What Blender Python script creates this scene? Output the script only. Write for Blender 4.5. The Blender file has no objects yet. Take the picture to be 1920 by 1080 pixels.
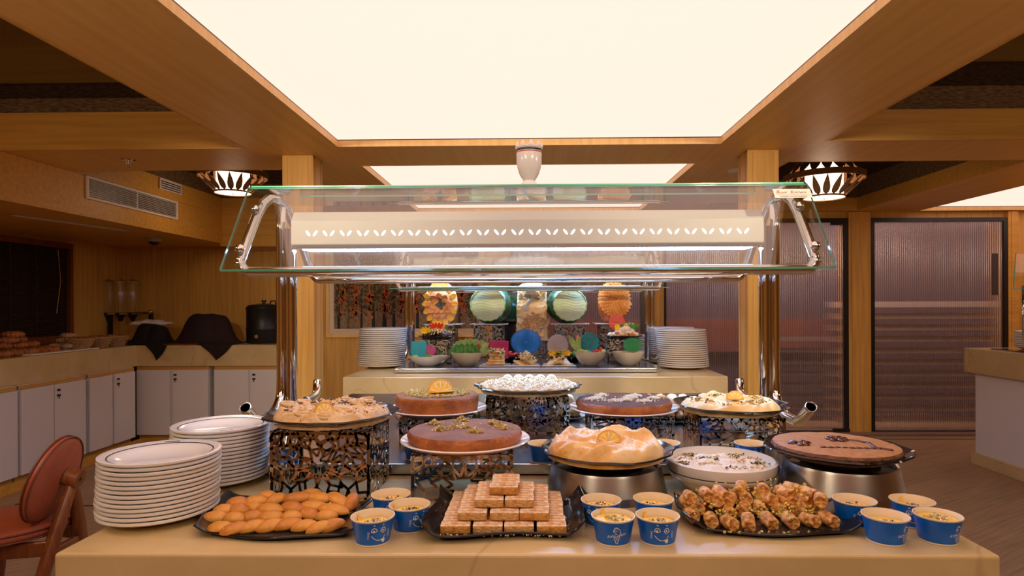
import bpy, math, random
from mathutils import Vector, Matrix, noise
R = math.radians
PI = math.pi
SC = bpy.context.scene
COL = SC.collection

# ------------------------------------------------------------------ camera
F = 1160.0
CZ = 1.30
YAW = math.atan(18 / F)
ROLL = -0.0040
ROT = Matrix.Rotation(YAW, 3, 'Z') @ Matrix.Rotation(PI / 2, 3, 'X') @ Matrix.Rotation(ROLL, 3, 'Z')
CAMP = Vector((0, 0, CZ))
_d = ROT.transposed() @ Vector((0, 1, 0))
PX = 995 - F * _d.x / (-_d.z)
PY = 570 + F * _d.y / (-_d.z)
cd = bpy.data.cameras.new('camera')
cam = bpy.data.objects.new('camera', cd)
COL.objects.link(cam)
cd.sensor_width = 36.0
cd.lens = F / 1920 * 36.0
cd.shift_x = (960 - PX) / 1920
cd.shift_y = (PY - 540) / 1920
cd.clip_start = 0.02
cam.matrix_world = Matrix.Translation(CAMP) @ ROT.to_4x4()
SC.camera = cam


def ray(px, py):
    return ROT @ Vector(((px - PX) / F, -(py - PY) / F, -1.0))


def gy(px, py, y):                     # the point seen at a pixel, at distance y into the room
    d = ray(px, py)
    return CAMP + d * (y / d.y)


def gz(px, py, z):                     # the point seen at a pixel, on the level z
    d = ray(px, py)
    return CAMP + d * ((z - CZ) / d.z)


def gx(px, py, x):
    d = ray(px, py)
    return CAMP + d * (x / d.x)


# ------------------------------------------------------------------ view, world
SC.view_settings.view_transform = 'Standard'
SC.view_settings.look = 'None'
SC.view_settings.gamma = 1.0
SC.view_settings.exposure = 0.35
SC.view_settings.use_curve_mapping = False
try:
    SC.cycles.use_denoising = True
    SC.cycles.max_bounces = 10
    SC.cycles.diffuse_bounces = 4
    SC.cycles.glossy_bounces = 5
    SC.cycles.transparent_max_bounces = 24
    SC.cycles.sample_clamp_indirect = 6.0
    SC.cycles.caustics_reflective = False
    SC.cycles.caustics_refractive = False
except Exception:
    pass
W = bpy.data.worlds.new('world')
SC.world = W
W.use_nodes = True
W.node_tree.nodes['Background'].inputs[0].default_value = (0.30, 0.22, 0.15, 1)
W.node_tree.nodes['Background'].inputs[1].default_value = 0.05
PANEL_E = 1.05      # radiance of the lit ceiling panels
LED_E = 30.0


# ------------------------------------------------------------------ materials
def nmat(name):
    m = bpy.data.materials.new(name)
    m.use_nodes = True
    nt = m.node_tree
    b = nt.nodes['Principled BSDF']
    return m, nt, b


def N(nt, t, **kw):
    n = nt.nodes.new(t)
    for k, v in kw.items():
        if k.startswith('i_'):
            n.inputs[k[2:].replace('_', ' ')].default_value = v
        else:
            setattr(n, k, v)
    return n


def mat(name, col, rough=0.5, metal=0.0, spec=0.5, bump=0.0, bscale=60.0, var=0.0, vscale=8.0, coat=0.0, trans=0.0,
        sss=0.0, col2=None, stretch=(1, 1, 1), detail=4.0):
    m, nt, b = nmat(name)
    b.inputs['Base Color'].default_value = (*col, 1)
    b.inputs['Roughness'].default_value = rough
    b.inputs['Metallic'].default_value = metal
    b.inputs['Specular IOR Level'].default_value = spec
    if coat:
        b.inputs['Coat Weight'].default_value = coat
        b.inputs['Coat Roughness'].default_value = 0.1
    if trans:
        b.inputs['Transmission Weight'].default_value = trans
    if sss:
        b.inputs['Subsurface Weight'].default_value = sss
        b.inputs['Subsurface Radius'].default_value = (0.01, 0.006, 0.003)
        b.inputs['Subsurface Scale'].default_value = 0.5
    tc = mp = None
    if bump or var or col2:
        tc = N(nt, 'ShaderNodeTexCoord')
        mp = N(nt, 'ShaderNodeMapping')
        mp.inputs['Scale'].default_value = stretch
        nt.links.new(tc.outputs['Object'], mp.inputs[0])
    if var or col2:
        no = N(nt, 'ShaderNodeTexNoise')
        no.inputs['Scale'].default_value = vscale
        no.inputs['Detail'].default_value = detail
        no.inputs['Roughness'].default_value = 0.6
        nt.links.new(mp.outputs[0], no.inputs['Vector'])
        cr = N(nt, 'ShaderNodeValToRGB')
        c2 = col2 or tuple(min(1, c * (1 + var)) for c in col)
        c1 = col if col2 else tuple(c * (1 - var) for c in col)
        cr.color_ramp.elements[0].position = 0.38
        cr.color_ramp.elements[1].position = 0.62
        cr.color_ramp.elements[0].color = (*c1, 1)
        cr.color_ramp.elements[1].color = (*c2, 1)
        nt.links.new(no.outputs['Fac'], cr.inputs[0])
        nt.links.new(cr.outputs[0], b.inputs['Base Color'])
    if bump:
        n2 = N(nt, 'ShaderNodeTexNoise')
        n2.inputs['Scale'].default_value = bscale
        n2.inputs['Detail'].default_value = 5.0
        nt.links.new(mp.outputs[0], n2.inputs['Vector'])
        bp = N(nt, 'ShaderNodeBump')
        bp.inputs['Strength'].default_value = bump
        bp.inputs['Distance'].default_value = 0.01
        nt.links.new(n2.outputs['Fac'], bp.inputs['Height'])
        nt.links.new(bp.outputs[0], b.inputs['Normal'])
    return m


def wood(name, c1, c2, axis='X', scale=1.0, rough=0.45):
    m, nt, b = nmat(name)
    tc = N(nt, 'ShaderNodeTexCoord')
    mp = N(nt, 'ShaderNodeMapping')
    s = {'X': (1.0, 22, 22), 'Y': (22, 1.0, 22), 'Z': (22, 22, 1.0)}[axis]
    mp.inputs['Scale'].default_value = tuple(k * scale for k in s)
    nt.links.new(tc.outputs['Object'], mp.inputs[0])
    n1 = N(nt, 'ShaderNodeTexNoise')
    n1.inputs['Scale'].default_value = 1.6
    n1.inputs['Detail'].default_value = 7
    n1.inputs['Distortion'].default_value = 0.35
    nt.links.new(mp.outputs[0], n1.inputs['Vector'])
    cr = N(nt, 'ShaderNodeValToRGB')
    cr.color_ramp.elements[0].position = 0.3
    cr.color_ramp.elements[1].position = 0.72
    cr.color_ramp.elements[0].color = (*c1, 1)
    cr.color_ramp.elements[1].color = (*c2, 1)
    nt.links.new(n1.outputs['Fac'], cr.inputs[0])
    nt.links.new(cr.outputs[0], b.inputs['Base Color'])
    b.inputs['Roughness'].default_value = rough
    b.inputs['Specular IOR Level'].default_value = 0.35
    bp = N(nt, 'ShaderNodeBump')
    bp.inputs['Strength'].default_value = 0.06
    bp.inputs['Distance'].default_value = 0.002
    nt.links.new(n1.outputs['Fac'], bp.inputs['Height'])
    nt.links.new(bp.outputs[0], b.inputs['Normal'])
    return m


def stone(name, c1, c2, vein, rough=0.25):
    m, nt, b = nmat(name)
    tc = N(nt, 'ShaderNodeTexCoord')
    n1 = N(nt, 'ShaderNodeTexNoise')
    n1.inputs['Scale'].default_value = 3.5
    n1.inputs['Detail'].default_value = 8
    n1.inputs['Roughness'].default_value = 0.65
    nt.links.new(tc.outputs['Object'], n1.inputs['Vector'])
    cr = N(nt, 'ShaderNodeValToRGB')
    cr.color_ramp.elements[0].position = 0.32
    cr.color_ramp.elements[1].position = 0.68
    cr.color_ramp.elements[0].color = (*c1, 1)
    cr.color_ramp.elements[1].color = (*c2, 1)
    nt.links.new(n1.outputs['Fac'], cr.inputs[0])
    # thin veins: where a warped noise crosses its middle
    n2 = N(nt, 'ShaderNodeTexNoise')
    n2.inputs['Scale'].default_value = 1.1
    n2.inputs['Detail'].default_value = 3
    n2.inputs['Distortion'].default_value = 0.6
    nt.links.new(tc.outputs['Object'], n2.inputs['Vector'])
    ma = N(nt, 'ShaderNodeMath', operation='SUBTRACT')
    ma.inputs[1].default_value = 0.5
    nt.links.new(n2.outputs['Fac'], ma.inputs[0])
    ab = N(nt, 'ShaderNodeMath', operation='ABSOLUTE')
    nt.links.new(ma.outputs[0], ab.inputs[0])
    mr = N(nt, 'ShaderNodeMapRange')
    mr.inputs['From Min'].default_value = 0.0
    mr.inputs['From Max'].default_value = 0.004
    mr.inputs['To Min'].default_value = 0.28
    mr.inputs['To Max'].default_value = 0.0
    nt.links.new(ab.outputs[0], mr.inputs['Value'])
    mx = N(nt, 'ShaderNodeMix', data_type='RGBA')
    nt.links.new(mr.outputs[0], mx.inputs['Factor'])
    nt.links.new(cr.outputs[0], mx.inputs['A'])
    mx.inputs['B'].default_value = (*vein, 1)
    nt.links.new(mx.outputs['Result'], b.inputs['Base Color'])
    b.inputs['Roughness'].default_value = rough
    return m


def emis(name, col, s):
    m, nt, b = nmat(name)
    b.inputs['Base Color'].default_value = (0.8, 0.8, 0.8, 1)
    b.inputs['Emission Color'].default_value = (*col, 1)
    b.inputs['Emission Strength'].default_value = s
    return m


def glassy(name, tint=(0.93, 0.97, 0.95), rough=0.0, k=1.0):
    m = bpy.data.materials.new(name)
    m.use_nodes = True
    nt = m.node_tree
    nt.nodes.clear()
    o = N(nt, 'ShaderNodeOutputMaterial')
    t = N(nt, 'ShaderNodeBsdfTransparent')
    t.inputs[0].default_value = (*tint, 1)
    g = N(nt, 'ShaderNodeBsdfGlossy')
    g.inputs['Roughness'].default_value = rough
    lw = N(nt, 'ShaderNodeLayerWeight')
    lw.inputs[0].default_value = 0.5
    pw = N(nt, 'ShaderNodeMath', operation='POWER')
    pw.inputs[1].default_value = 5.0
    nt.links.new(lw.outputs['Facing'], pw.inputs[0])
    mu = N(nt, 'ShaderNodeMath', operation='MULTIPLY_ADD')
    mu.inputs[1].default_value = 0.9 * k
    mu.inputs[2].default_value = 0.05 * k
    nt.links.new(pw.outputs[0], mu.inputs[0])
    mx = N(nt, 'ShaderNodeMixShader')
    nt.links.new(mu.outputs[0], mx.inputs[0])
    nt.links.new(t.outputs[0], mx.inputs[1])
    nt.links.new(g.outputs[0], mx.inputs[2])
    nt.links.new(mx.outputs[0], o.inputs[0])
    return m


def tinted(name, col, alpha=0.7, rough=0.25, vs=60.0):
    """Translucent coloured sugar sheet."""
    m = bpy.data.materials.new(name)
    m.use_nodes = True
    nt = m.node_tree
    b = nt.nodes['Principled BSDF']
    b.inputs['Base Color'].default_value = (*col, 1)
    b.inputs['Roughness'].default_value = rough
    tc = N(nt, 'ShaderNodeTexCoord')
    no = N(nt, 'ShaderNodeTexNoise')
    no.inputs['Scale'].default_value = vs
    nt.links.new(tc.outputs['Object'], no.inputs['Vector'])
    mr = N(nt, 'ShaderNodeMapRange')
    mr.inputs['To Min'].default_value = alpha - 0.2
    mr.inputs['To Max'].default_value = alpha + 0.25
    nt.links.new(no.outputs['Fac'], mr.inputs['Value'])
    nt.links.new(mr.outputs[0], b.inputs['Alpha'])
    return m


M = {}
M['oak'] = wood('oak_panel', (0.56, 0.31, 0.070), (0.76, 0.44, 0.11), 'Z')
M['oak_x'] = wood('oak_panel_across', (0.58, 0.30, 0.05), (0.74, 0.40, 0.08), 'X')
M['oak_soffit'] = wood('oak_soffit', (0.76, 0.46, 0.13), (0.87, 0.55, 0.18), 'Y', 0.7)
M['oak_light'] = wood('oak_pale', (0.72, 0.46, 0.16), (0.84, 0.57, 0.24), 'Z')
M['walnut'] = wood('walnut', (0.13, 0.035, 0.010), (0.24, 0.075, 0.022), 'Z', 2.0, 0.3)
M['bandwood'] = wood('dark_veneer', (0.20, 0.11, 0.05), (0.34, 0.20, 0.10), 'X', 2.0)
M['fabric'] = mat('brown_ceiling_fabric', (0.09, 0.052, 0.024), 0.9, col2=(0.24, 0.145, 0.065), vscale=70, stretch=(0.35, 0.35, 2.0), bump=0.3, bscale=90)
M['darkceil'] = mat('gloss_dark_ceiling', (0.012, 0.008, 0.006), 0.06, spec=0.9)
M['cream'] = stone('beige_marble', (0.57, 0.43, 0.20), (0.70, 0.54, 0.28), (0.26, 0.15, 0.07), 0.22)
M['white_lam'] = mat('white_laminate', (0.78, 0.76, 0.78), 0.45, bump=0.05, bscale=200)
M['black'] = mat('black_plastic', (0.01, 0.01, 0.011), 0.35)
M['blackmetal'] = mat('black_metal', (0.012, 0.012, 0.013), 0.4, 0.3)
M['steel'] = mat('polished_steel', (0.72, 0.70, 0.68), 0.06, 1.0)
M['brushed'] = mat('brushed_steel', (0.55, 0.52, 0.48), 0.28, 1.0, bump=0.03, bscale=80, stretch=(30, 1, 1))
M['cutsteel'] = mat('laser_cut_steel', (0.56, 0.49, 0.40), 0.13, 1.0)
M['cutsteel_m'] = mat('matt_cut_steel', (0.34, 0.29, 0.23), 0.45, 0.7)
M['steeltop'] = mat('steel_deck', (0.50, 0.49, 0.48), 0.22, 1.0, bump=0.02, bscale=60)
M['porcelain'] = mat('porcelain', (0.82, 0.80, 0.77), 0.14, coat=0.3)
M['porcelain_w'] = mat('white_porcelain', (0.85, 0.84, 0.83), 0.12, coat=0.3)
M['rimline'] = mat('dark_rim_line', (0.02, 0.035, 0.03), 0.25)
M['slate'] = mat('black_glaze', (0.014, 0.014, 0.017), 0.11, bump=0.04, bscale=40)
M['white_paint'] = mat('cream_enamel', (0.64, 0.62, 0.57), 0.35)
M['panel'] = emis('lit_diffuser', (1.0, 0.655, 0.55), PANEL_E)
M['panel'].node_tree.nodes['Principled BSDF'].inputs['Base Color'].default_value = (.25, .25, .25, 1)
M['panel'].node_tree.nodes['Principled BSDF'].inputs['Roughness'].default_value = .8
M['led'] = emis('cold_led', (0.30, 0.54, 1.0), LED_E)
M['lampglow'] = emis('warm_lamp_glass', (1.0, 0.62, 0.40), 2.6)
M['glass'] = glassy('clear_glass', (0.955, 0.975, 0.965), 0.0, 2.2)
M['glass_edge'] = mat('green_glass_edge', (0.16, 0.62, 0.42), 0.1, coat=0.4)
M['leather'] = mat('tan_leather', (0.36, 0.085, 0.035), 0.42, bump=0.12, bscale=120, var=0.12, vscale=6)
M['leather_seam'] = mat('dark_leather_piping', (0.14, 0.03, 0.015), 0.5)
M['cup_blue'] = mat('blue_printed_card', (0.002, 0.13, 0.60), 0.3, var=0.15, vscale=14)
M['cup_card'] = mat('cream_card', (0.83, 0.70, 0.50), 0.5)
M['cup_print'] = mat('white_print', (0.85, 0.80, 0.70), 0.5)
M['custard'] = mat('yellow_custard', (0.88, 0.66, 0.14), 0.3, col2=(0.92, 0.55, 0.03), vscale=40, bump=0.3, bscale=60)
M['pist'] = mat('chopped_pistachio', (0.30, 0.30, 0.05), 0.6, col2=(0.66, 0.52, 0.14), vscale=200)
M['nut'] = mat('chopped_nut', (0.50, 0.24, 0.07), 0.6, col2=(0.80, 0.58, 0.28), vscale=160)
M['nutdark'] = mat('dark_nut', (0.05, 0.018, 0.012), 0.5)
M['coconut'] = mat('grated_coconut', (0.86, 0.81, 0.74), 0.8, bump=0.5, bscale=150)
M['cookie'] = mat('golden_biscuit', (0.62, 0.24, 0.035), 0.4, col2=(0.84, 0.42, 0.075), vscale=18, bump=0.12, bscale=120)
M['cookie_b'] = mat('browned_biscuit', (0.50, 0.17, 0.028), 0.4, col2=(0.76, 0.33, 0.055), vscale=18, bump=0.12, bscale=120)
M['syrup'] = mat('syrup_sponge', (0.50, 0.18, 0.025), 0.4, col2=(0.90, 0.52, 0.16), vscale=55, bump=0.8, bscale=110, sss=0.1)
M['wafer'] = mat('wafer_side', (0.55, 0.26, 0.06), 0.6, col2=(0.80, 0.50, 0.19), vscale=90, bump=0.5, bscale=110, stretch=(1, 1, 3))
M['wafer_top'] = mat('wafer_top', (0.76, 0.46, 0.22), 0.6, col2=(0.93, 0.80, 0.64), vscale=70, bump=0.5, bscale=140)
M['wafer_d'] = mat('wafer_side_toasted', (0.50, 0.20, 0.035), 0.6, col2=(0.72, 0.36, 0.08), vscale=90, bump=0.5, bscale=110)
M['cake_brown'] = mat('cake_crust', (0.20, 0.070, 0.018), 0.6, spec=0.15, col2=(0.29, 0.12, 0.035), vscale=20, bump=0.2, bscale=170)
M['cake_side'] = mat('cake_side', (0.30, 0.075, 0.010), 0.4, col2=(0.50, 0.16, 0.025), vscale=26, bump=0.5, bscale=150)
M['cake_dark'] = mat('dark_cake_crust', (0.085, 0.028, 0.014), 0.6, spec=0.15, col2=(0.13, 0.045, 0.022), vscale=26, bump=0.25, bscale=150)
M['cake_tan'] = mat('tan_cake', (0.42, 0.19, 0.07), 0.55, col2=(0.54, 0.27, 0.11), vscale=60, bump=0.3, bscale=220)
M['cake_tan_side'] = mat('tan_cake_side', (0.17, 0.06, 0.02), 0.6, bump=0.7, bscale=120, var=0.3, vscale=60)
M['filo_a'] = mat('pale_shredded_pastry', (0.74, 0.45, 0.17), 0.5, col2=(0.88, 0.66, 0.38), vscale=16, bump=0.6, bscale=70, stretch=(1, 4, 1))
M['filo_b'] = mat('golden_pastry', (0.76, 0.38, 0.06), 0.35, col2=(0.93, 0.70, 0.36), vscale=11, bump=0.3, bscale=50)
M['filo_c'] = mat('white_shredded_pastry', (0.68, 0.48, 0.22), 0.6, col2=(0.80, 0.74, 0.58), vscale=26, bump=0.8, bscale=90)
M['filo_d'] = mat('buttery_pastry', (0.76, 0.48, 0.16), 0.4, col2=(0.91, 0.74, 0.44), vscale=9, bump=0.3, bscale=40)
M['orange'] = mat('orange_peel', (0.86, 0.40, 0.01), 0.4, bump=0.1, bscale=300)
M['orange_flesh'] = mat('orange_flesh', (0.92, 0.50, 0.03), 0.25, col2=(0.95, 0.66, 0.14), vscale=60)
M['lemon_pith'] = mat('citrus_pith', (0.92, 0.82, 0.58), 0.5)
M['floor'] = None
M['cloth'] = mat('maroon_black_cloth', (0.006, 0.003, 0.003), 0.85, bump=0.3, bscale=14)
M['cloth_m'] = mat('maroon_cloth', (0.016, 0.003, 0.003), 0.85, bump=0.3, bscale=14)
M['wicker'] = mat('wicker', (0.38, 0.21, 0.08), 0.6, col2=(0.66, 0.42, 0.20), vscale=60, stretch=(1, 1, 4), bump=0.8, bscale=80)
M['crust'] = mat('bread_crust', (0.26, 0.075, 0.018), 0.5, col2=(0.50, 0.20, 0.06), vscale=18, bump=0.4, bscale=60)
M['crust_p'] = mat('pale_bread_crust', (0.44, 0.26, 0.13), 0.6, col2=(0.66, 0.46, 0.27), vscale=18, bump=0.4, bscale=60)


# ------------------------------------------------------------------ mesh builder
class MB:
    def __init__(s):
        s.v = []
        s.f = []
        s.mi = []
        s.cur = 0

    def m(s, i):
        s.cur = i
        return s

    def add(s, vs, fs):
        b = len(s.v)
        s.v += [tuple(p) for p in vs]
        for f in fs:
            s.f.append(tuple(b + i for i in f))
            s.mi.append(s.cur)
        return s

    def box(s, x0, x1, y0, y1, z0, z1, M4=None):
        vs = [Vector((x, y, z)) for z in (z0, z1) for y in (y0, y1) for x in (x0, x1)]
        if M4:
            vs = [M4 @ p for p in vs]
        return s.add(vs, [(0, 2, 3, 1), (4, 5, 7, 6), (0, 1, 5, 4), (2, 6, 7, 3), (0, 4, 6, 2), (1, 3, 7, 5)])

    def cbox(s, c, d, rz=0.0, rx=0.0, ry=0.0):
        M4 = Matrix.Translation(c) @ Matrix.Rotation(rz, 4, 'Z') @ Matrix.Rotation(ry, 4, 'Y') @ Matrix.Rotation(rx, 4, 'X')
        a, b, e = d[0] / 2, d[1] / 2, d[2] / 2
        return s.box(-a, a, -b, b, -e, e, M4)

    def tube(s, pts, r, n=10, cap=True, closed=False):
        pts = [Vector(p) for p in pts]
        k = len(pts)
        rs = r if isinstance(r, (list, tuple)) else [r] * k
        vs = []
        prev = None
        for i, p in enumerate(pts):
            a = pts[i - 1] if (i > 0 or closed) else p
            c = pts[(i + 1) % k] if (i < k - 1 or closed) else p
            t = (c - a).normalized()
            if prev is None:
                u = t.orthogonal().normalized()
            else:
                u = (prev - t * prev.dot(t))
                u = u.normalized() if u.length > 1e-6 else t.orthogonal().normalized()
            prev = u
            w = t.cross(u)
            for j in range(n):
                q = 2 * PI * j / n
                vs.append(p + (u * math.cos(q) + w * math.sin(q)) * rs[i])
        fs = []
        for i in range(k if closed else k - 1):
            i2 = (i + 1) % k
            for j in range(n):
                j2 = (j + 1) % n
                fs.append((i * n + j, i * n + j2, i2 * n + j2, i2 * n + j))
        if cap and not closed:
            fs.append(tuple(range(n))[::-1])
            fs.append(tuple((k - 1) * n + j for j in range(n)))
        return s.add(vs, fs)

    def lathe(s, prof, n=48, c=(0, 0, 0), sx=1.0, sy=1.0, a0=0.0, wob=None, close=True, capb=True, capt=False):
        vs = []
        for (r, z) in prof:
            for j in range(n):
                q = a0 + 2 * PI * j / n
                rr = r * (wob(q, r, z) if wob else 1.0)
                vs.append((c[0] + rr * math.cos(q) * sx, c[1] + rr * math.sin(q) * sy, c[2] + z))
        k = len(prof)
        fs = []
        for i in range(k - 1):
            for j in range(n):
                j2 = (j + 1) % n
                fs.append((i * n + j, i * n + j2, (i + 1) * n + j2, (i + 1) * n + j))
        if capb:
            fs.append(tuple(range(n))[::-1])
        if capt:
            fs.append(tuple((k - 1) * n + j for j in range(n)))
        return s.add(vs, fs)

    def blob(s, c, d, nu=10, nv=7, M3=None, amp=0.0, seed=0.0, fr=3.0, sup=1.0):
        """ellipsoid of half sizes d, optionally lumpy"""
        vs = []
        for i in range(nv + 1):
            ph = PI * i / nv
            for j in range(nu):
                th = 2 * PI * j / nu
                q = Vector((math.sin(ph) * math.cos(th), math.sin(ph) * math.sin(th), math.cos(ph)))
                if sup != 1.0:
                    q = Vector([math.copysign(abs(a) ** sup, a) for a in q])
                if amp:
                    q *= 1 + amp * noise.noise(q * fr + Vector((seed * 7.1, seed * 3.3, seed)))
                q = Vector((q.x * d[0], q.y * d[1], q.z * d[2]))
                if M3:
                    q = M3 @ q
                vs.append(q + Vector(c))
        fs = []
        for i in range(nv):
            for j in range(nu):
                j2 = (j + 1) % nu
                fs.append((i * nu + j, (i + 1) * nu + j, (i + 1) * nu + j2, i * nu + j2))
        return s.add(vs, fs)

    def grid(s, fn, nu, nv, wrapu=False):
        vs = [fn(i / nu, j / nv) for j in range(nv + 1) for i in range(nu + (0 if wrapu else 1))]
        w = nu if wrapu else nu + 1
        fs = []
        for j in range(nv):
            for i in range(nu):
                i2 = (i + 1) % w
                fs.append((j * w + i, j * w + i2, (j + 1) * w + i2, (j + 1) * w + i))
        return s.add(vs, fs)

    def prism(s, poly, z0, z1):
        n = len(poly)
        vs = [(x, y, z0) for x, y in poly] + [(x, y, z1) for x, y in poly]
        fs = [tuple(range(n))[::-1], tuple(range(n, 2 * n))]
        for i in range(n):
            j = (i + 1) % n
            fs.append((i, j, n + j, n + i))
        return s.add(vs, fs)

    def build(s, name, mats, parent=None, loc=None, smooth=False, bevel=0, sub=0, solid=0, rz=0.0, merge=False):
        me = bpy.data.meshes.new(name)
        me.from_pydata(s.v, [], s.f)
        if not isinstance(mats, (list, tuple)):
            mats = [mats]
        for q in mats:
            me.materials.append(M[q] if isinstance(q, str) else q)
        me.polygons.foreach_set('material_index', s.mi)
        if merge:
            import bmesh
            bm = bmesh.new()
            bm.from_mesh(me)
            bmesh.ops.remove_doubles(bm, verts=bm.verts, dist=1e-5)
            bmesh.ops.recalc_face_normals(bm, faces=bm.faces)
            bm.to_mesh(me)
            bm.free()
        if smooth:
            me.polygons.foreach_set('use_smooth', [True] * len(me.polygons))
            if smooth is not True:
                me.set_sharp_from_angle(angle=R(smooth))
        me.update()
        o = bpy.data.objects.new(name, me)
        COL.objects.link(o)
        if parent:
            o.parent = parent
        if loc is not None:
            o.location = loc
        if rz:
            o.rotation_euler = (0, 0, rz)
        if bevel:
            b = o.modifiers.new('b', 'BEVEL')
            b.width = bevel
            b.segments = 3
            b.limit_method = 'ANGLE'
            b.angle_limit = R(40)
        if solid:
            q = o.modifiers.new('s', 'SOLIDIFY')
            q.thickness = solid
            q.offset = 0
        if sub:
            q = o.modifiers.new('u', 'SUBSURF')
            q.levels = sub
            q.render_levels = sub
        return o


def tag(o, label=None, cat=None, group=None, kind=None):
    if label:
        o['label'] = label
    if cat:
        o['category'] = cat
    if group:
        o['group'] = group
    if kind:
        o['kind'] = kind
    return o


def thing(name, label, cat, loc=(0, 0, 0), rz=0.0, group=None):
    o = bpy.data.objects.new(name, None)
    o.empty_display_size = 0.05
    COL.objects.link(o)
    o.location = loc
    o.rotation_euler = (0, 0, rz)
    return tag(o, label, cat, group)


KIDS = {}


def dup(root, loc, rz=None, label=None, group=None):
    r = root.copy()
    COL.objects.link(r)
    r.location = loc
    if rz is not None:
        r.rotation_euler = (0, 0, rz)
    if label:
        r['label'] = label
    if group:
        r['group'] = group
    kids = KIDS.get(root.name)
    if kids is None:
        kids = [(c, list(c.children)) for c in root.children]
        KIDS[root.name] = kids
    for c, gs in kids:
        q = c.copy()
        COL.objects.link(q)
        q.parent = r
        for g in gs:
            d = g.copy()
            COL.objects.link(d)
            d.parent = q
    return r


def struct(name, mb, mats, **kw):
    o = mb.build(name, mats, **kw)
    o['kind'] = 'structure'
    return o


def rnd(a, b):
    return random.uniform(a, b)


ORD = ['first', 'second', 'third', 'fourth', 'fifth', 'sixth', 'seventh', 'eighth', 'ninth', 'tenth', 'eleventh',
       'twelfth', 'thirteenth', 'fourteenth', 'fifteenth', 'sixteenth', 'seventeenth', 'eighteenth', 'nineteenth',
       'twentieth', 'twenty-first', 'twenty-second']
random.seed(7)

# ------------------------------------------------------------------ the room
ZS = 2.20            # soffit
YB = 6.20            # far wall
XL, XR, YF = -4.35, 6.2, -2.4

# floor: planks with a dark inlaid line
mf, nt, bs = nmat('plank_floor')
tc = N(nt, 'ShaderNodeTexCoord')
br = N(nt, 'ShaderNodeTexBrick')
br.inputs['Scale'].default_value = 1.0
br.inputs['Brick Width'].default_value = 1.6
br.inputs['Row Height'].default_value = 0.18
br.inputs['Mortar Size'].default_value = 0.0012
br.inputs['Color1'].default_value = (0.36, 0.23, 0.12, 1)
br.inputs['Color2'].default_value = (0.42, 0.275, 0.15, 1)
br.inputs['Mortar'].default_value = (0.34, 0.20, 0.12, 1)
mpr = N(nt, 'ShaderNodeMapping')
mpr.inputs['Rotation'].default_value = (0, 0, R(-32))
nt.links.new(tc.outputs['Object'], mpr.inputs[0])
nt.links.new(mpr.outputs[0], br.inputs['Vector'])
mp = N(nt, 'ShaderNodeMapping')
mp.inputs['Scale'].default_value = (1.2, 26, 1)
nt.links.new(mpr.outputs[0], mp.inputs[0])
no = N(nt, 'ShaderNodeTexNoise')
no.inputs['Scale'].default_value = 2.0
no.inputs['Detail'].default_value = 6
nt.links.new(mp.outputs[0], no.inputs['Vector'])
mx = N(nt, 'ShaderNodeMix', data_type='RGBA', blend_type='OVERLAY')
mx.inputs['Factor'].default_value = 0.6
nt.links.new(br.outputs['Color'], mx.inputs['A'])
nt.links.new(no.outputs['Fac'], mx.inputs['B'])
nt.links.new(mx.outputs['Result'], bs.inputs['Base Color'])
bs.inputs['Roughness'].default_value = 0.38
M['floor'] = mf
struct('floor', MB().box(XL - .1, XR + .1, YF - .1, 7.2, -0.08, 0), 'floor')
# dark inlay lines in the floor on the left of the island
mb = MB()
for (a, b) in (((28, 700 + 700 / 2.842), (112, 700 + 663 / 2.842)), ((138, 700 + 706 / 2.842), (190, 700 + 706 / 2.842)), ((80, 976), (138, 948))):
    p, q = gz(a[0], a[1], 0), gz(b[0], b[1], 0)
    d = (q - p)
    mb.cbox(((p.x + q.x) / 2, (p.y + q.y) / 2, 0.0005), (d.length, 0.018, 0.003), math.atan2(d.y, d.x))
struct('trim_1', mb, 'nutdark')
mb = MB()
mb.box(3.0, 6.0, 5.93, 5.95, -.001, .002)
struct('trim_2', mb, 'nutdark')
struct('trim_3', MB().box(1.3, 5.4, YB - .14, YB - .005, 0, .028), mat('stone_threshold', (0.25, 0.16, 0.11), 0.4), bevel=.004)

# soffit with its openings.  (x0,x1,y0,y1)
P1 = (-1.095, 1.075, -1.2, gz(990, 272, ZS).y)
y2 = gz(990, 309, ZS).y
P2 = (-1.09, 1.06, y2, 6.02)
xr1 = gz(1748, 156, ZS).x
L1 = (-3.06, gz(240, 162, ZS).x, -1.4, gz(220, 280, ZS).y)
L2 = (-3.05, L1[1], gz(300, 320, ZS).y, 6.08)
R1 = (xr1, 5.6, -1.4, gz(1740, 262, ZS).y)
R2 = (xr1, 3.17, gz(1680, 302, ZS).y, 6.05)
P3 = (gz(1815, 373, ZS).x, 5.9, 3.9, 6.12)
holes = [P1, P2, L1, L2, R1, R2, P3]
xs = sorted({XL, XR} | {h[i] for h in holes for i in (0, 1)})
ys = sorted({YF, YB + .02} | {h[i] for h in holes for i in (2, 3)})
mb = MB()
for i in range(len(xs) - 1):
    for j in range(len(ys) - 1):
        cx, cy = (xs[i] + xs[i + 1]) / 2, (ys[j] + ys[j + 1]) / 2
        if any(h[0] < cx < h[1] and h[2] < cy < h[3] for h in holes):
            continue
        mb.add([(xs[i], ys[j], ZS), (xs[i], ys[j + 1], ZS), (xs[i + 1], ys[j + 1], ZS), (xs[i + 1], ys[j], ZS)], [(0, 1, 2, 3)])
struct('ceiling', mb, 'oak_soffit')


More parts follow.
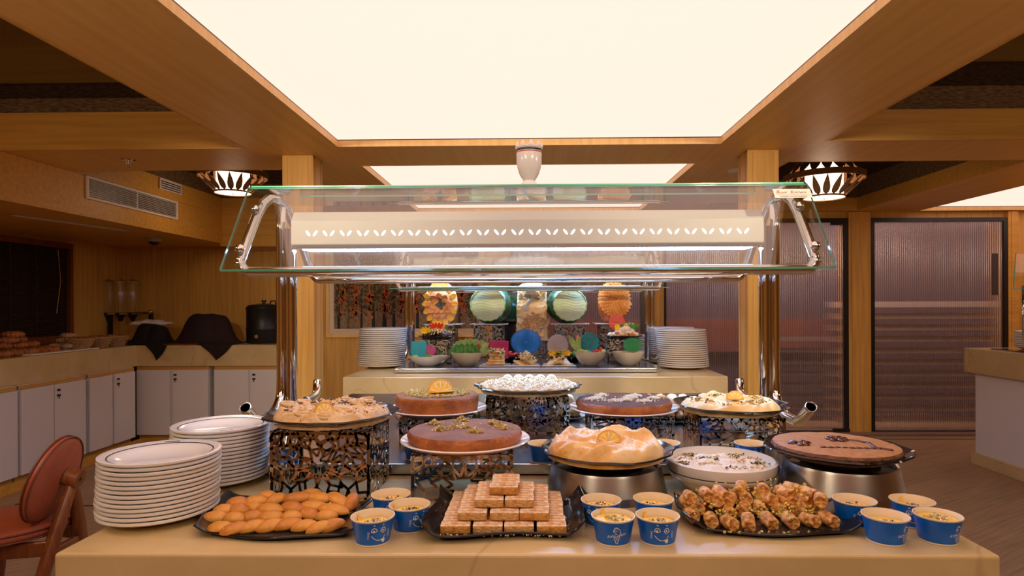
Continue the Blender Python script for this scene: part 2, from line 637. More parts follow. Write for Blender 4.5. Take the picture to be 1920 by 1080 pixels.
def riser(h, z0, z1, inset=0.0, t=0.012):
    m = MB()
    x0, x1, y0, y1 = h[0] - inset, h[1] + inset, h[2] - inset, h[3] + inset
    m.box(x0 - t, x0, y0 - t, y1 + t, z0, z1)
    m.box(x1, x1 + t, y0 - t, y1 + t, z0, z1)
    m.box(x0, x1, y0 - t, y0, z0, z1)
    m.box(x0, x1, y1, y1 + t, z0, z1)
    return m


n = 4
for h, nm, lb in ((P1, 'near', 'large glowing ceiling light panel above the near buffet'), (P2, 'far', 'glowing ceiling light panel above the far buffet, half hidden by the vase'),
              (P3, 'side', 'glowing ceiling light panel over the counter by the ribbed door')):
    struct('trim_%d' % n, riser(h, ZS - .001, ZS + .035), 'oak_light')
    n += 1
    struct('trim_%d' % n, riser(h, ZS + .0345, ZS + .046, .0), 'black')
    n += 1
    t = thing('ceiling_light_panel', lb, 'light panel', ((h[0] + h[1]) / 2, (h[2] + h[3]) / 2, ZS + .04))
    hx, hy = (h[1] - h[0]) / 2 + .006, (h[3] - h[2]) / 2 + .006
    MB().box(-hx, hx, -hy, hy, 0, .006).build('diffuser', 'panel', t)
for h, zt in ((L1, 2.415), (L2, 2.36), (R1, 2.37), (R2, 2.32)):
    struct('trim_%d' % n, riser(h, ZS - .001, zt), 'oak_x')
    n += 1
    struct('wall_coffer.%03d' % n, riser(h, zt, 2.56, .012), 'fabric')
    struct('ceiling_coffer.%03d' % n, MB().box(h[0] - .05, h[1] + .05, h[2] - .05, h[3] + .05, 2.50, 2.53), 'darkceil')
struct('ceiling_slab', MB().box(XL - .1, XR + .1, YF - .1, 7.2, 2.60, 2.66), 'black')

# fill spots added for brightness, out of view in the soffit margins
def added_spot(x, y, tx, ty, e, lb, cone=95, tz=.9):
    t = thing('added_spot', lb, 'added_spot', (x, y, ZS), 0, 'added fill spots')
    MB().lathe([(.055, 0), (.055, -.004), (.042, -.005), (.036, 0)], 32, capb=False).build('trim_ring', 'steel', t, smooth=40)
    l_ = bpy.data.lights.new('added_spot_light', 'SPOT')
    l_.energy = e
    l_.color = (1.0, .80, .58)
    l_.spot_size = R(cone)
    l_.spot_blend = .7
    l_.shadow_soft_size = .05
    b_ = bpy.data.objects.new('added_spot_light', l_)
    COL.objects.link(b_)
    b_.location = (x, y, ZS - .012)
    b_.rotation_euler = (Vector((tx, ty, tz)) - Vector((x, y, ZS))).to_track_quat('-Z', 'Y').to_euler()


for x, sd in ((-1.4, 'left'), (1.38, 'right')):
    added_spot(x, .35, x * .6, 4.2, 190, 'added unseen fill spot in the %s wooden soffit, nearer the island' % sd, 62, 1.0)
    added_spot(x, -.7, x * .4, 1.35, 36, 'added unseen fill spot in the %s wooden soffit, farther back from the island' % sd)

# walls
struct('wall_left', MB().box(XL - .1, XL, YF, 7.0, 0, 2.6), 'oak')
struct('wall_right', MB().box(XR, XR + .1, YF, 7.0, 0, 2.6), 'oak')
struct('wall_front', MB().box(XL, XR, YF - .1, YF, 0, 2.6), 'oak')
xw = gy(604, 600, YB).x
struct('wall_back_left', MB().box(XL, xw, 6.5, 6.6, 0, 2.6), 'oak')
struct('wall_return', MB().box(xw, xw + .05, YB, 6.6, 0, 2.6), 'oak')
# lighter corner panel with its rounded top, in the far left corner
mb = MB()
c0, c1 = gy(166, 470, 6.42).x, gy(216, 470, 6.42).x
pl = [(c0, 0.9)]
for k in range(9):
    q = PI - k / 8 * PI / 2
    pl.append((c0 + .17 + .17 * math.cos(q), 1.76 + .17 * math.sin(q)))
pl += [(c1, 1.93), (c1, 0.9)]
mb.add([(x, 6.42, z) for x, z in pl] + [(x, 6.5, z) for x, z in pl],
       [tuple(range(len(pl)))] + [(i, i + 1, len(pl) + i + 1, len(pl) + i) for i in range(len(pl) - 1)])
struct('trim_20', mb, 'oak_light')

D = lambda px: gy(px, 600, YB).x      # x on the far wall below a pixel column
xa, xb = D(957), D(1208)               # door 1
xc, xd = D(1243), D(1587)              # door 2 (two leaves)
xe, xf = D(1628), D(1884)              # door 3
ZD = 2.135
mb = MB()
mb.box(xw + .05, xa, YB, YB + .1, 0, 2.6)
mb.box(xf, XR, YB, YB + .1, 0, 2.6)
for a, b in ((xb, xc), (xd, xe)):
    mb.box(a, b, YB, YB + .1, 0, 2.6)
mb.box(xa, xb, YB, YB + .1, ZD, 2.6)
mb.box(xc, xd, YB, YB + .1, ZD, 2.6)
mb.box(xe, xf, YB, YB + .1, ZD, 2.6)
struct('wall_back', mb, 'oak')
# jamb posts standing proud of the wall, with grooves
for k, (a, b) in enumerate(((D(906), xa), (xb, xc), (xd, xe), (xf, xf + .10))):
    m = MB()
    m.box(a, b, YB - .05, YB + .01, 0, ZD + .06)
    m.box(a + .03, b - .03, YB - .056, YB - .05, 0, ZD + .06)
    struct('trim_%d' % (21 + k), m, 'oak' if k != 3 else 'oak_x', bevel=.002)

# ribbed translucent sheet
mr_, nt, bs = nmat('ribbed_sheet')
tc = N(nt, 'ShaderNodeTexCoord')
sx = N(nt, 'ShaderNodeSeparateXYZ')
nt.links.new(tc.outputs['Object'], sx.inputs[0])
mu = N(nt, 'ShaderNodeMath', operation='MULTIPLY')
mu.inputs[1].default_value = 2 * PI / 0.021
nt.links.new(sx.outputs['X'], mu.inputs[0])
si = N(nt, 'ShaderNodeMath', operation='SINE')
nt.links.new(mu.outputs[0], si.inputs[0])
bp = N(nt, 'ShaderNodeBump')
bp.inputs['Strength'].default_value = 0.75
bp.inputs['Distance'].default_value = 0.004
nt.links.new(si.outputs[0], bp.inputs['Height'])
nt.links.new(bp.outputs[0], bs.inputs['Normal'])
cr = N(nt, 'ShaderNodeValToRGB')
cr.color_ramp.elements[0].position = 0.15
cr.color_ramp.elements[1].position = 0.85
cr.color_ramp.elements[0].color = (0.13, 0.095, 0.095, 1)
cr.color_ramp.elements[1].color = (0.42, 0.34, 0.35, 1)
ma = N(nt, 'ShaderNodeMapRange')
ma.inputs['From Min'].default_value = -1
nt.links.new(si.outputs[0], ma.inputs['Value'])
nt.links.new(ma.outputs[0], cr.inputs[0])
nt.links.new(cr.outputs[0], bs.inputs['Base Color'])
bs.inputs['Roughness'].default_value = 0.4
bs.inputs['Specular IOR Level'].default_value = 0.5
gl = N(nt, 'ShaderNodeBsdfGlossy')
gl.inputs['Roughness'].default_value = 0.16
gl.inputs['Color'].default_value = (.95, .90, .92, 1)
nt.links.new(bp.outputs[0], gl.inputs['Normal'])
tr = N(nt, 'ShaderNodeBsdfRefraction')
tr.inputs['Color'].default_value = (.92, .80, .82, 1)
tr.inputs['Roughness'].default_value = .12
tr.inputs['IOR'].default_value = 1.12
nt.links.new(bp.outputs[0], tr.inputs['Normal'])
m1 = N(nt, 'ShaderNodeMixShader')
m1.inputs[0].default_value = 0.36
nt.links.new(bs.outputs[0], m1.inputs[1])
nt.links.new(gl.outputs[0], m1.inputs[2])
m2 = N(nt, 'ShaderNodeMixShader')
m2.inputs[0].default_value = 0.58
nt.links.new(m1.outputs[0], m2.inputs[1])
nt.links.new(tr.outputs[0], m2.inputs[2])
nt.links.new(m2.outputs[0], nt.nodes['Material Output'].inputs[0])
M['ribbed'] = mr_


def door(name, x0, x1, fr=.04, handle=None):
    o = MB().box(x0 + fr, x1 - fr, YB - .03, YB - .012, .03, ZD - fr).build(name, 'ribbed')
    o['kind'] = 'structure'
    m = MB()
    m.box(x0, x0 + fr, YB - .045, YB, 0, ZD)
    m.box(x1 - fr, x1, YB - .045, YB, 0, ZD)
    m.box(x0 + fr, x1 - fr, YB - .045, YB, ZD - fr, ZD)
    m.box(x0 + fr, x1 - fr, YB - .045, YB, 0, .035)
    m.build('door_frame', 'black', o)
    if handle:
        MB().box(handle - .028, handle + .028, YB - .036, YB - .029, 1.37, 1.78).build('door_handle', mat('smoked_handle', (.06, .045, .04), .4), o)
    return o


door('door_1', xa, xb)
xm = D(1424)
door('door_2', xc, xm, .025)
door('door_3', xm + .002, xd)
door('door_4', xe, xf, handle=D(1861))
MB().box(D(1553), D(1583), YB - .07, YB - .045, ZD - .07, ZD - .04).build('door_closer', 'black', bpy.data.objects['door_3'])
MB().box(D(1556), D(1586), YB - .07, YB - .045, .02, .06).build('pivot_box', 'black', bpy.data.objects['door_3'])
# the room beyond the ribbed sheets
m = MB()
m.box(xa - .3, xf + .3, 7.10, 7.14, 0, 2.6)
m.box(xa - .34, xa - .3, YB + .1, 7.1, 0, 2.6)
m.box(xf + .3, xf + .34, YB + .1, 7.1, 0, 2.6)
struct('wall_beyond', m, mat('far_wall', (.10, .085, .12), .7))
struct('trim_30', MB().box(xa - .3, xd + .2, 7.04, 7.10, .75, 1.12), mat('red_band', (.26, .09, .07), .6))
m = MB()
for k in range(11):
    m.cbox(((xe + xf) / 2, 6.42, .10 + k * .118), (xf - xe + .5, .012, .060), 0, R(-12))
struct('trim_31', m, mat('pale_louvre', (.92, .82, .66), .5))
m = MB()
for k in range(8):
    m.cbox(((xm + xd) / 2 + .1, 6.46, .10 + k * .118), (1.2, .012, .045), 0, R(-12))
struct('trim_32', m, mat('grey_louvre', (.42, .34, .32), .5))
lt = bpy.data.lights.new('added_back_light', 'AREA')  # area light added out of sight to brighten the space behind the sheets
lt.shape = 'RECTANGLE'
lt.size, lt.size_y = 4.5, .3
lt.energy = 120
lt.color = (1, .85, .72)
lo = bpy.data.objects.new('added_back_light', lt)
COL.objects.link(lo)
lo.location = ((xa + xf) / 2 + .3, YB + .2, 2.5)

# pillars
for k, (pa, pb) in enumerate(((530, 588), (1402, 1461))):
    yp = gz(560 if k == 0 else 1430, 291 if k == 0 else 281, ZS).y
    a, b = gy(pa, 500, yp).x, gy(pb, 500, yp).x
    m = MB()
    w = b - a
    m.box(a + .004, b - .004, yp + .004, yp + .16, 0, ZS + .01)
    for (u0, u1) in ((a, a + .028), (b - .028, b)):
        m.box(u0, u1, yp, yp + .03, 0, ZS - .002)
        m.box(u0, u1, yp + .134, yp + .164, 0, ZS - .002)
    m.box(a + .034, b - .034, yp + .001, yp + .01, 0, ZS - .002)
    m.box(a, b, yp - .001, yp + .165, ZS - .012, ZS - .002)
    for sx_ in ((a, a + .008), (b - .008, b)):
        m.box(sx_[0], sx_[1], yp + .04, yp + .125, 0, ZS - .012)
    struct('pillar_left' if k == 0 else 'pillar_right', m, 'oak_light' if k == 9 else 'oak', bevel=.0015)

# lower bulkhead over the left and back-left cabinets
BX, BY, BZ = -3.06, 6.1, 1.915
m = MB()
m.box(BX - .02, BX, 2.6, BY + .02, BZ, ZS - .002)
m.box(BX - .02, xw + .02, BY, BY + .02, BZ - .03, ZS + .02)
m.box(XL, BX - .02, 2.6, 6.5, BZ, BZ + .02)
m.box(BX - .02, xw, BY + .02, 6.5, BZ, BZ + .02)
m.box(XL, BX, 2.58, 2.60, BZ, ZS)
struct('wall_bulkhead', m, 'oak_x')

# window with a pleated blind on the left wall
yw1 = gx(122, 520, XL).y
mb = MB()
zb, zt = gx(60, 622, XL).z, gx(60, 432, XL).z
struct('window_1', MB().box(XL, XL + .012, 3.6, yw1, 1.03, 1.83), 'black')
wo = bpy.data.objects['window_1']
mf_ = MB()
mf_.box(XL, XL + .05, 3.6, yw1 + .04, 1.83, 1.88)
mf_.box(XL, XL + .05, yw1, yw1 + .04, 1.0, 1.83)
mf_.box(XL, XL + .06, 3.6, yw1 + .04, .965, 1.03)
mf_.build('window_frame', 'walnut', wo)
t = thing('window_blind', 'dark slatted blind pulled down over the window on the left wall', 'blind', (XL + .03, 4.7, 1.03))
m = MB()
for k in range(58):
    m.cbox((0, (yw1 - .05 - 3.7) / 2 + 3.7 - 4.7, .008 + k * .0137), (.016, yw1 - .05 - 3.7, .0015), 0, 0, R(25))
m.build('slats', mat('dark_slats', (.085, .045, .022), .4), t)
m = MB()
for k in range(7):
    m.box(.008, .011, -1.0 + k * .27, -.985 + k * .27, 0, .8)
m.build('ladder_tape', mat('tape', (.022, .012, .008), .8), t)
MB().tube([(.02, yw1 - 4.85, .78), (.021, yw1 - 4.82, .5), (.02, yw1 - 4.87, .2)], .003, 6).build('pull_cord', 'oak_x', t)

# ------------------------------------------------------------------ buffet islands
ZC = 0.86            # island top
ZL = 0.89            # steel deck on it


def island(label, x0, x1, y0, y1, slab, deck):
    t = thing('buffet_counter', label, 'counter', ((x0 + x1) / 2, (y0 + y1) / 2, 0))
    w, d = (x1 - x0) / 2, (y1 - y0) / 2
    MB().box(-w, w, -d, d, ZC - slab, ZC).build('counter_top', 'cream', t, bevel=.006)
    MB().box(-w + .06, w - .06, -d + .06, d - .06, .08, ZC - slab).build('cabinet_body', 'white_lam', t)
    MB().box(-w + .1, w - .1, -d + .1, d - .1, 0, .08).build('plinth', 'oak_x', t)
    dx0, dx1, dy0, dy1 = deck
    cx, cy = (x0 + x1) / 2, (y0 + y1) / 2
    m = MB()
    m.box(dx0 - cx, dx1 - cx, dy0 - cy, dy1 - cy, ZC + .003, ZL)
    m.build('steel_deck', 'steeltop', t, bevel=.003)
    MB().box(dx0 - cx + .01, dx1 - cx - .01, dy0 - cy + .01, dy1 - cy - .01, ZC, ZC + .003).build('deck_shadow_gap', 'black', t)
    return t


pl_, pr_ = gz(100, 1038, ZC), gz(1878, 1042, ZC)
YF1 = (pl_.y + pr_.y) / 2
dk = gz(870, 893, ZC).y + .005
island('beige marble buffet counter carrying the desserts in front', pl_.x, pr_.x, YF1, 2.92, .22, (pl_.x + .02, pr_.x - .02, dk, 2.84))
ql, qr = gz(635, 710, ZC), gz(1358, 703, ZC)
YF2 = (ql.y + qr.y) / 2
kl, kr = gz(740, 700, ZC), gz(1232, 699, ZC)
dk2 = (kl.y + kr.y) / 2
island('beige marble buffet counter behind, carrying salads and carved fruit', ql.x, qr.x, YF2, 5.35, .22, (kl.x, kr.x, dk2, 5.2))


# ------------------------------------------------------------------ sneeze guards
def arc(c, r, a0, a1, n=8):
    return [(c[0] + r * math.cos(a0 + (a1 - a0) * i / n), c[1] + r * math.sin(a0 + (a1 - a0) * i / n)) for i in range(n + 1)]


def smooth_path(P, n=6):
    P = [Vector(p) for p in P]
    Q = [P[0] * 2 - P[1]] + P + [P[-1] * 2 - P[-2]]
    out = []
    for i in range(1, len(Q) - 2):
        a, b, c, d = Q[i - 1], Q[i], Q[i + 1], Q[i + 2]
        for k in range(n):
            t_ = k / n
            out.append(.5 * ((2 * b) + (c - a) * t_ + (2 * a - 5 * b + 4 * c - d) * t_ ** 2 + (3 * b - a - 3 * c + d) * t_ ** 3))
    out.append(P[-1])
    return out


def guard(label, cx, yc, sign):
    """double-sided guard: origin on the deck at the middle of the posts"""
    t = thing('sneeze_guard', label, 'sneeze guard', (cx, yc, ZL))
    z = lambda a: a - ZL
    XS, ZG0, ZG1 = .905, 1.42, 1.70
    YG0, YG1 = -.35, -.155
    # tube loop on each end and the rails joining them: front rail -> up the slope -> round the top -> down behind -> rear rail
    for s in (-1, 1):
        pts = []
        pts += [(-.325, z(1.425)), (-.30, z(1.47)), (-.20, z(1.60))]
        pts += [(-.155, z(1.645)), (-.10, z(1.675)), (-.03, z(1.682)), (.05, z(1.665)), (.11, z(1.62)), (.20, z(1.55)), (.30, z(1.45)), (.33, z(1.425))]
        P = []
        for k in range(len(pts) - 1):
            for u in (0, .5):
                P.append((s * XS, pts[k][0] * (1 - u) + pts[k + 1][0] * u, pts[k][1] * (1 - u) + pts[k + 1][1] * u))
        P.append((s * XS, *pts[-1]))
        MB().tube(P, .0165, 14).build('end_loop', 'steel', t, smooth=True)
        # posts
        MB().tube([(s * .868, 0, 0), (s * .868, 0, z(1.58))], .0205, 20).build('post', 'steel', t, smooth=50)
        MB().lathe([(.034, 0), (.034, .006), (.022, .010)], 24, (s * .868, 0, 0), capt=True).build('post_foot', 'steel', t, smooth=40)
        # hooked tube: down beside the post, bends outward and ends open
        J = [(s * XS, .0, z(1.66)), (s * XS, 0, .30), (s * XS, -.004, .10), (s * (XS - .002), -.04, .045), (s * (XS - .005), -.11, .019), (s * (XS - .008), -.185, .0175), (s * (XS - .012), -.232, .024), (s * (XS - .018), -.285, .052), (s * (XS - .024), -.345, .090)]
        if sign:
            J = [(s * XS, .0, z(1.66)), (s * XS, 0, .25), (s * XS, -.004, .09), (s * (XS + .004), -.035, .040), (s * (XS + .010), -.075, .022), (s * (XS + .022), -.115, .045), (s * (XS + .034), -.15, .105)]
        r_ = .0165
        MB().tube(smooth_path(J), r_, 18, cap=False).build('hooked_tube', 'steel', t, smooth=True, solid=.002)
        # second stub on the rear side
        S2 = [(s * XS, .24, .018), (s * (XS + .002), .33, .018), (s * (XS + .006), .385, .03), (s * (XS + .015), .42, .05), (s * (XS + .018), .435, .078)]
        MB().tube(smooth_path(S2), r_, 18, cap=False).build('hooked_tube', 'steel', t, smooth=True, solid=.002)
    for y in (-.325, .33):
        P = [(-XS, y, z(1.45)), (-XS, y + 0, z(1.43))]
        rr = .035
        P = [(-XS, y, z(1.44))] + [(-XS + rr - rr * math.cos(a), y, z(1.44) - rr * math.sin(a)) for a in [PI / 2 * k / 6 for k in range(7)]]
        P += [(XS - rr + rr * math.sin(a), y, z(1.44) - rr * math.cos(a)) for a in [PI / 2 * k / 6 for k in range(7)]] + [(XS, y, z(1.44))]
        MB().tube(P, .0165, 14).build('rail', 'steel', t, smooth=True)
    # glass panes, bolts
    W_ = .95

    def pane(y0, z0, y1, z1, w0, w1, nm):
        d = Vector((0, y1 - y0, z1 - z0)).normalized()
        nn = Vector((0, -d.z, d.y)) * .005
        q = [Vector((-w0, y0, z0)), Vector((w0, y0, z0)), Vector((w1, y1, z1)), Vector((-w1, y1, z1))]
        a = [p - nn for p in q]
        b = [p + nn for p in q]
        o = MB().add([a[0], a[1], a[2], a[3]], [(0, 1, 2, 3)]).add([b[0], b[1], b[2], b[3]], [(3, 2, 1, 0)]).build(nm, 'glass', t)
        e = MB()
        for i in range(4):
            j = (i + 1) % 4
            e.add([a[i], a[j], b[j], b[i]], [(0, 1, 2, 3)])
        e.build('polished_edge', 'glass_edge', o)
        return o

    pane(YG0 - .012, z(1.408), YG1 - .01, z(1.70), W_, W_, 'front_glass')
    pane(-.165, z(1.703), .20, z(1.703), W_ - .01, W_ - .01, 'top_glass')
    pane(.20, z(1.66), .345, z(1.408), W_ - .04, W_ - .04, 'rear_glass')
    for s in (-1, 1):
        for (u, v) in ((.20, .0), (.80, .0)):
            y = -.35 + u * .19
            zz = z(1.408) + u * .29 + (.012 if u < .5 else -.02)
            c = Vector((s * .905, y - .012, zz))
            MB().blob(c, (.0155, .0155, .0155), 16, 10).build('bolt', 'steel', t, smooth=True)
            MB().tube([c, c + Vector((0, .03, -.012))], .006, 8).build('bolt_shank', 'steel', t)
    # lamp box with slots and a cold light strip under it
    L = .84
    prof = [(-.075, z(1.60)), (-.045, z(1.635)), (.045, z(1.635)), (.075, z(1.60)), (.075, z(1.515)), (.055, z(1.505)), (-.055, z(1.505)), (-.075, z(1.515))]
    m = MB()
    vs = [(-L, y, zz) for y, zz in prof] + [(L, y, zz) for y, zz in prof]
    k = len(prof)
    m.add(vs, [tuple(range(k)), tuple(range(2 * k - 1, k - 1, -1))] + [(i, k + i, k + (i + 1) % k, (i + 1) % k) for i in range(k)])
    bx = m.build('lamp_box', 'white_paint', t, bevel=.003)
    s_ = MB()
    nsl = 26
    for i in range(nsl):
        x = -L + .075 + i * (2 * L - .15) / (nsl - 1)
        for q in (-1, 1):
            ang = q * R(38)
            cx_ = x + q * .013
            pts = []
            for a in range(10):
                th = 2 * PI * a / 10
                px_, pz_ = .0045 * math.cos(th), .0125 * math.sin(th)
                pts.append((cx_ + px_ * math.cos(ang) + pz_ * math.sin(ang), -.0758, z(1.555) - px_ * math.sin(ang) + pz_ * math.cos(ang)))
            s_.add(pts, [tuple(range(10))])
    s_.build('light_slots', M['led_slot'], bx)
    MB().box(-L + .03, L - .03, -.045, .045, z(1.499), z(1.504)).build('light_strip', 'led', bx)
    m = MB()
    m.box(-L + .01, L - .01, -.075, -.055, z(1.5005), z(1.505))
    m.box(-L + .01, L - .01, .055, .075, z(1.5005), z(1.505))
    m.build('strip_channel', 'steel', bx)
    return t


M['led_slot'] = emis('lit_slots', (0.50, 0.68, 1.0), 1.35)
GC1 = (gy(542, 600, 2.27).x + gy(1438, 600, 2.27).x) / 2
G1 = guard('large chrome and glass sneeze guard over the desserts', GC1, 2.27, 0)
GC2 = (gy(767, 600, 4.55).x + gy(1219, 600, 4.55).x) / 2
G2 = guard('smaller-looking chrome and glass sneeze guard over the carved fruit', GC2, 4.56, 1)

# maker's sticker on the front pane
t = thing('sticker', 'small white paper label with red script letters on the guard glass', 'label', (0, 0, 0))
pa = gy(1480, 367, 2.27 - .168)
zc_ = 1.665
d = Vector((0, .195, .292)).normalized()
org = Vector((gy(1480, 367, 2.10).x, 2.27 - .362 + .197 * (zc_ - 1.408) / .292 - .0062, zc_))
t.location = org
t.rotation_euler = (math.atan2(d.z, d.y), 0, 0)
MB().box(-.062, .062, -.02, .02, 0, .0008).build('paper', mat('sticker_paper', (.72, .66, .58), .5), t)


def text(s, size, mat_, parent, loc, rot=(0, 0, 0), ext=.0003, shear=.25, name='lettering', align='CENTER'):
    cu = bpy.data.curves.new(name, 'FONT')
    cu.body = s
    cu.size = size
    cu.extrude = ext
    cu.shear = shear
    cu.align_x = align
    o = bpy.data.objects.new(name, cu)
    COL.objects.link(o)
    bpy.context.view_layer.update()
    me = bpy.data.meshes.new_from_object(o.evaluated_get(bpy.context.evaluated_depsgraph_get()))
    bpy.data.objects.remove(o)
    if mat_ is not None:
        me.materials.clear()
        me.materials.append(M[mat_])
        q = bpy.data.objects.new(name, me)
        COL.objects.link(q)
        q.parent = parent
        q.location = loc
        q.rotation_euler = rot
        return q
    return me


M['redprint'] = mat('red_print', (.55, .06, .04), .5)
M['greyprint'] = mat('grey_print', (.16, .14, .13), .5)
text('R', .021, 'redprint', t, (-.048, -.002, .0012))
text('oyal', .014, 'greyprint', t, (-.030, .000, .0012))
text('K', .021, 'redprint', t, (-.001, -.002, .0012))
text('itchens', .014, 'greyprint', t, (.026, .000, .0012))
MB().box(-.055, .058, -.008, -.0072, .0008, .0014).build('rule_line', 'greyprint', t)
text('COMMERCIAL KITCHEN EQUIPMENT', .0055, 'greyprint', t, (0, -.016, .0012), shear=0)

# white vase on the top glass
vp = gy(992, 300, 2.31)
t = thing('vase', 'white footed vase with tulip-petal rim standing on the glass guard', 'vase', (vp.x, 2.31, 1.708))
prof = [(.036, 0), (.0355, .004), (.034, .02), (.031, .035), (.026, .046), (.021, .051), (.024, .056), (.036, .075), (.044, .10), (.047, .125), (.048, .148), (.047, .165), (.0455, .165), (.044, .13), (.030, .08), (.012, .062), (.0, .060)]
MB().lathe(prof, 48, sx=1, sy=1).build('vase_body', 'porcelain_w', t, smooth=60)
MB().lathe([(.0478, .160), (.0488, .162), (.0488, .166), (.0478, .168)], 48, capb=False).build('dark_band', 'rimline', t)
MB().lathe([(.0482, .1535), (.0486, .1545), (.0486, .1565), (.0482, .1575)], 48, capb=False).build('red_band', 'redprint', t)
m = MB()
for k in range(9):
    a = 2 * PI * k / 9

    def pf(u, v, a=a):
        w = math.sin(min(1, v * 1.15 + .22) * PI) ** .5 if v < 1 else .25
        b = a + (u - .5) * .86 * max(w, .35)
        r = .0475 + .004 * math.sin(v * PI) - .002 * v
        return (r * math.cos(b), r * math.sin(b), .166 + v * .03 - .010 * abs(u - .5) * v * 2)
    m.grid(pf, 6, 6)
m.build('petal_rim', 'porcelain_w', t, smooth=True, solid=.002)


# ------------------------------------------------------------------ pendant lamps in the coffers
def leaf(m, base, tip, w, nrm):
    base, tip, nrm = Vector(base), Vector(tip), Vector(nrm).normalized()
    ax = tip - base
    sd = ax.cross(nrm).normalized()
    vs = []
    k = 9
    for i in range(k + 1):
        u = i / k
        ww = w * (math.sin(PI * u ** .6) if 0 < u < 1 else 0)
        c = base + ax * u
        vs += [c - sd * ww / 2 - nrm * .002, c + sd * ww / 2 - nrm * .002, c + sd * ww / 2 + nrm * .002, c - sd * ww / 2 + nrm * .002]
    fs = []
    for i in range(k):
        a, b = i * 4, i * 4 + 4
        fs += [(a, a + 1, b + 1, b), (a + 1, a + 2, b + 2, b + 1), (a + 2, a + 3, b + 3, b + 2), (a + 3, a, b, b + 3)]
    m.add(vs, fs)


def lamp(label, loc, Rr, rd, h, ztop, watts=2.0):
    """origin at the bottom disc"""
    t = thing('ceiling_lamp', label, 'lamp', loc)
    m = MB()
    n = 18
    for k in range(n):
        a = 2 * PI * (k + .5) / n
        leaf(m, (rd * math.cos(a), rd * math.sin(a), .006), ((Rr - .004) * math.cos(a), (Rr - .004) * math.sin(a), h), 2 * PI * rd / n * 1.0, (math.cos(a), math.sin(a), -(Rr - rd) / h))
    m.build('lower_petals', 'bandwood', t)
    m = MB()
    for k in range(n):
        a = 2 * PI * (k + .5) / n
        leaf(m, (rd * 1.3 * math.cos(a), rd * 1.3 * math.sin(a), h * 2.0), ((Rr - .004) * math.cos(a), (Rr - .004) * math.sin(a), h + .02), 2 * PI * rd / n * 1.5, (math.cos(a), math.sin(a), 1))
    m.build('upper_petals', 'bandwood', t)
    MB().lathe([(Rr - .006, h - .004), (Rr, h - .004), (Rr + .004, h + .04), (Rr - .004, h + .04), (Rr - .006, h - .004)], 64, capb=False).build('ring_band', 'bandwood', t)
    MB().lathe([(rd + .004, -.004), (rd + .007, 0), (rd + .007, .010), (rd - .002, .010)], 48, capb=False).build('bottom_ring', 'bandwood', t)
    MB().lathe([(0, -.004), (rd * .6, -.003), (rd, .002), (rd, .008)], 48, capb=False).build('bottom_diffuser', 'lampglow', t, smooth=40)
    MB().lathe([(rd * .93, .012), (rd * .93, h * 1.9)], 40, capb=False, capt=True).build('glowing_drum', 'lampglow', t, smooth=40)
    MB().blob((0, 0, -.008), (.008, .008, .006), 10, 6).build('finial', 'bandwood', t)
    l_ = bpy.data.lights.new('lamp_bulb', 'POINT')
    l_.energy = watts
    l_.color = (1.0, .72, .50)
    l_.shadow_soft_size = rd * .7
    b_ = bpy.data.objects.new('lamp_bulb', l_)
    COL.objects.link(b_)
    b_.parent = t
    b_.location = (0, 0, -rd * .75)
    MB().lathe([(rd * .9, h * 1.9), (rd * .5, h * 1.9 + .01), (.05, max(ztop, h * 2)), (.05, ztop)], 24, capt=True).build('ceiling_rose', 'bandwood', t)
    return t


c = gy(1545, 371, 4.75)
lamp('round petal-cut wooden lamp with a wide dark ring, over the ribbed doors', (c.x, 4.75, c.z), .285, .143, .135, 2.497 - c.z)
c = gy(437, 362, 5.1)
lamp('round petal-cut wooden lamp glowing beside the air grille', (c.x, 5.1, c.z), .27, .138, .13, 2.497 - c.z)

lamp('added out-of-view petal-cut lamp in the near left coffer, above the chair', (-2.45, 1.25, 2.22), .27, .138, .13, .277, 20)  # this lamp and the next are unseen, added to lift the room's brightness
lamp('added out-of-view petal-cut lamp in the near right coffer, above the bare floor', (2.9, 1.25, 2.22), .27, .138, .13, .277, 20)

# ------------------------------------------------------------------ grille, sprinkler, camera dome
ga, gb = gx(160, 350, BX), gx(331, 391, BX)
zt, zb = gx(160, 329, BX).z, gx(160, 372, BX).z
t = thing('air_vent', 'long white air grille on the wood bulkhead over the cabinets', 'air vent', (BX + .002, (ga.y + gb.y) / 2, (zt + zb) / 2))
hl, hh = (gb.y - ga.y) / 2, (zt - zb) / 2
m = MB()
m.box(0, .012, -hl, hl, hh - .016, hh)
m.box(0, .012, -hl, hl, -hh, -hh + .016)
m.box(0, .012, -hl, -hl + .02, -hh + .016, hh - .016)
m.box(0, .012, hl - .02, hl, -hh + .016, hh - .016)
m.build('grille_frame', mat('vent_white', (.80, .74, .72), .5), t, bevel=.002)
m = MB()
ns = 9
for k in range(ns):
    zz = -hh + .016 + (k + .5) * (2 * hh - .032) / ns
    m.cbox((.006, 0, zz), (.010, 2 * hl - .04, .0028), 0, 0, R(-20))
m.box(.002, .010, -.004, .004, -hh + .016, hh - .016)
m.build('louvre', bpy.data.materials['vent_white'], t)
MB().box(0, .001, -hl + .01, hl - .01, -hh + .01, hh - .01).build('dark_backing', 'black', t)
# second small grille up in the coffer
p = gx(318, 327, L2[0] + .0)
t = thing('air_vent', 'small grey air vent high in the dark coffer behind the lamp', 'air vent', (L2[0] + .003, p.y, 2.30))
MB().box(0, .012, -.16, .16, -.04, .05).build('grille_frame', bpy.data.materials['vent_white'], t)
m = MB()
for k in range(4):
    m.box(.012, .014, -.145, .145, -.030 + k * .018, -.022 + k * .018)
m.build('dark_slots', 'black', t)
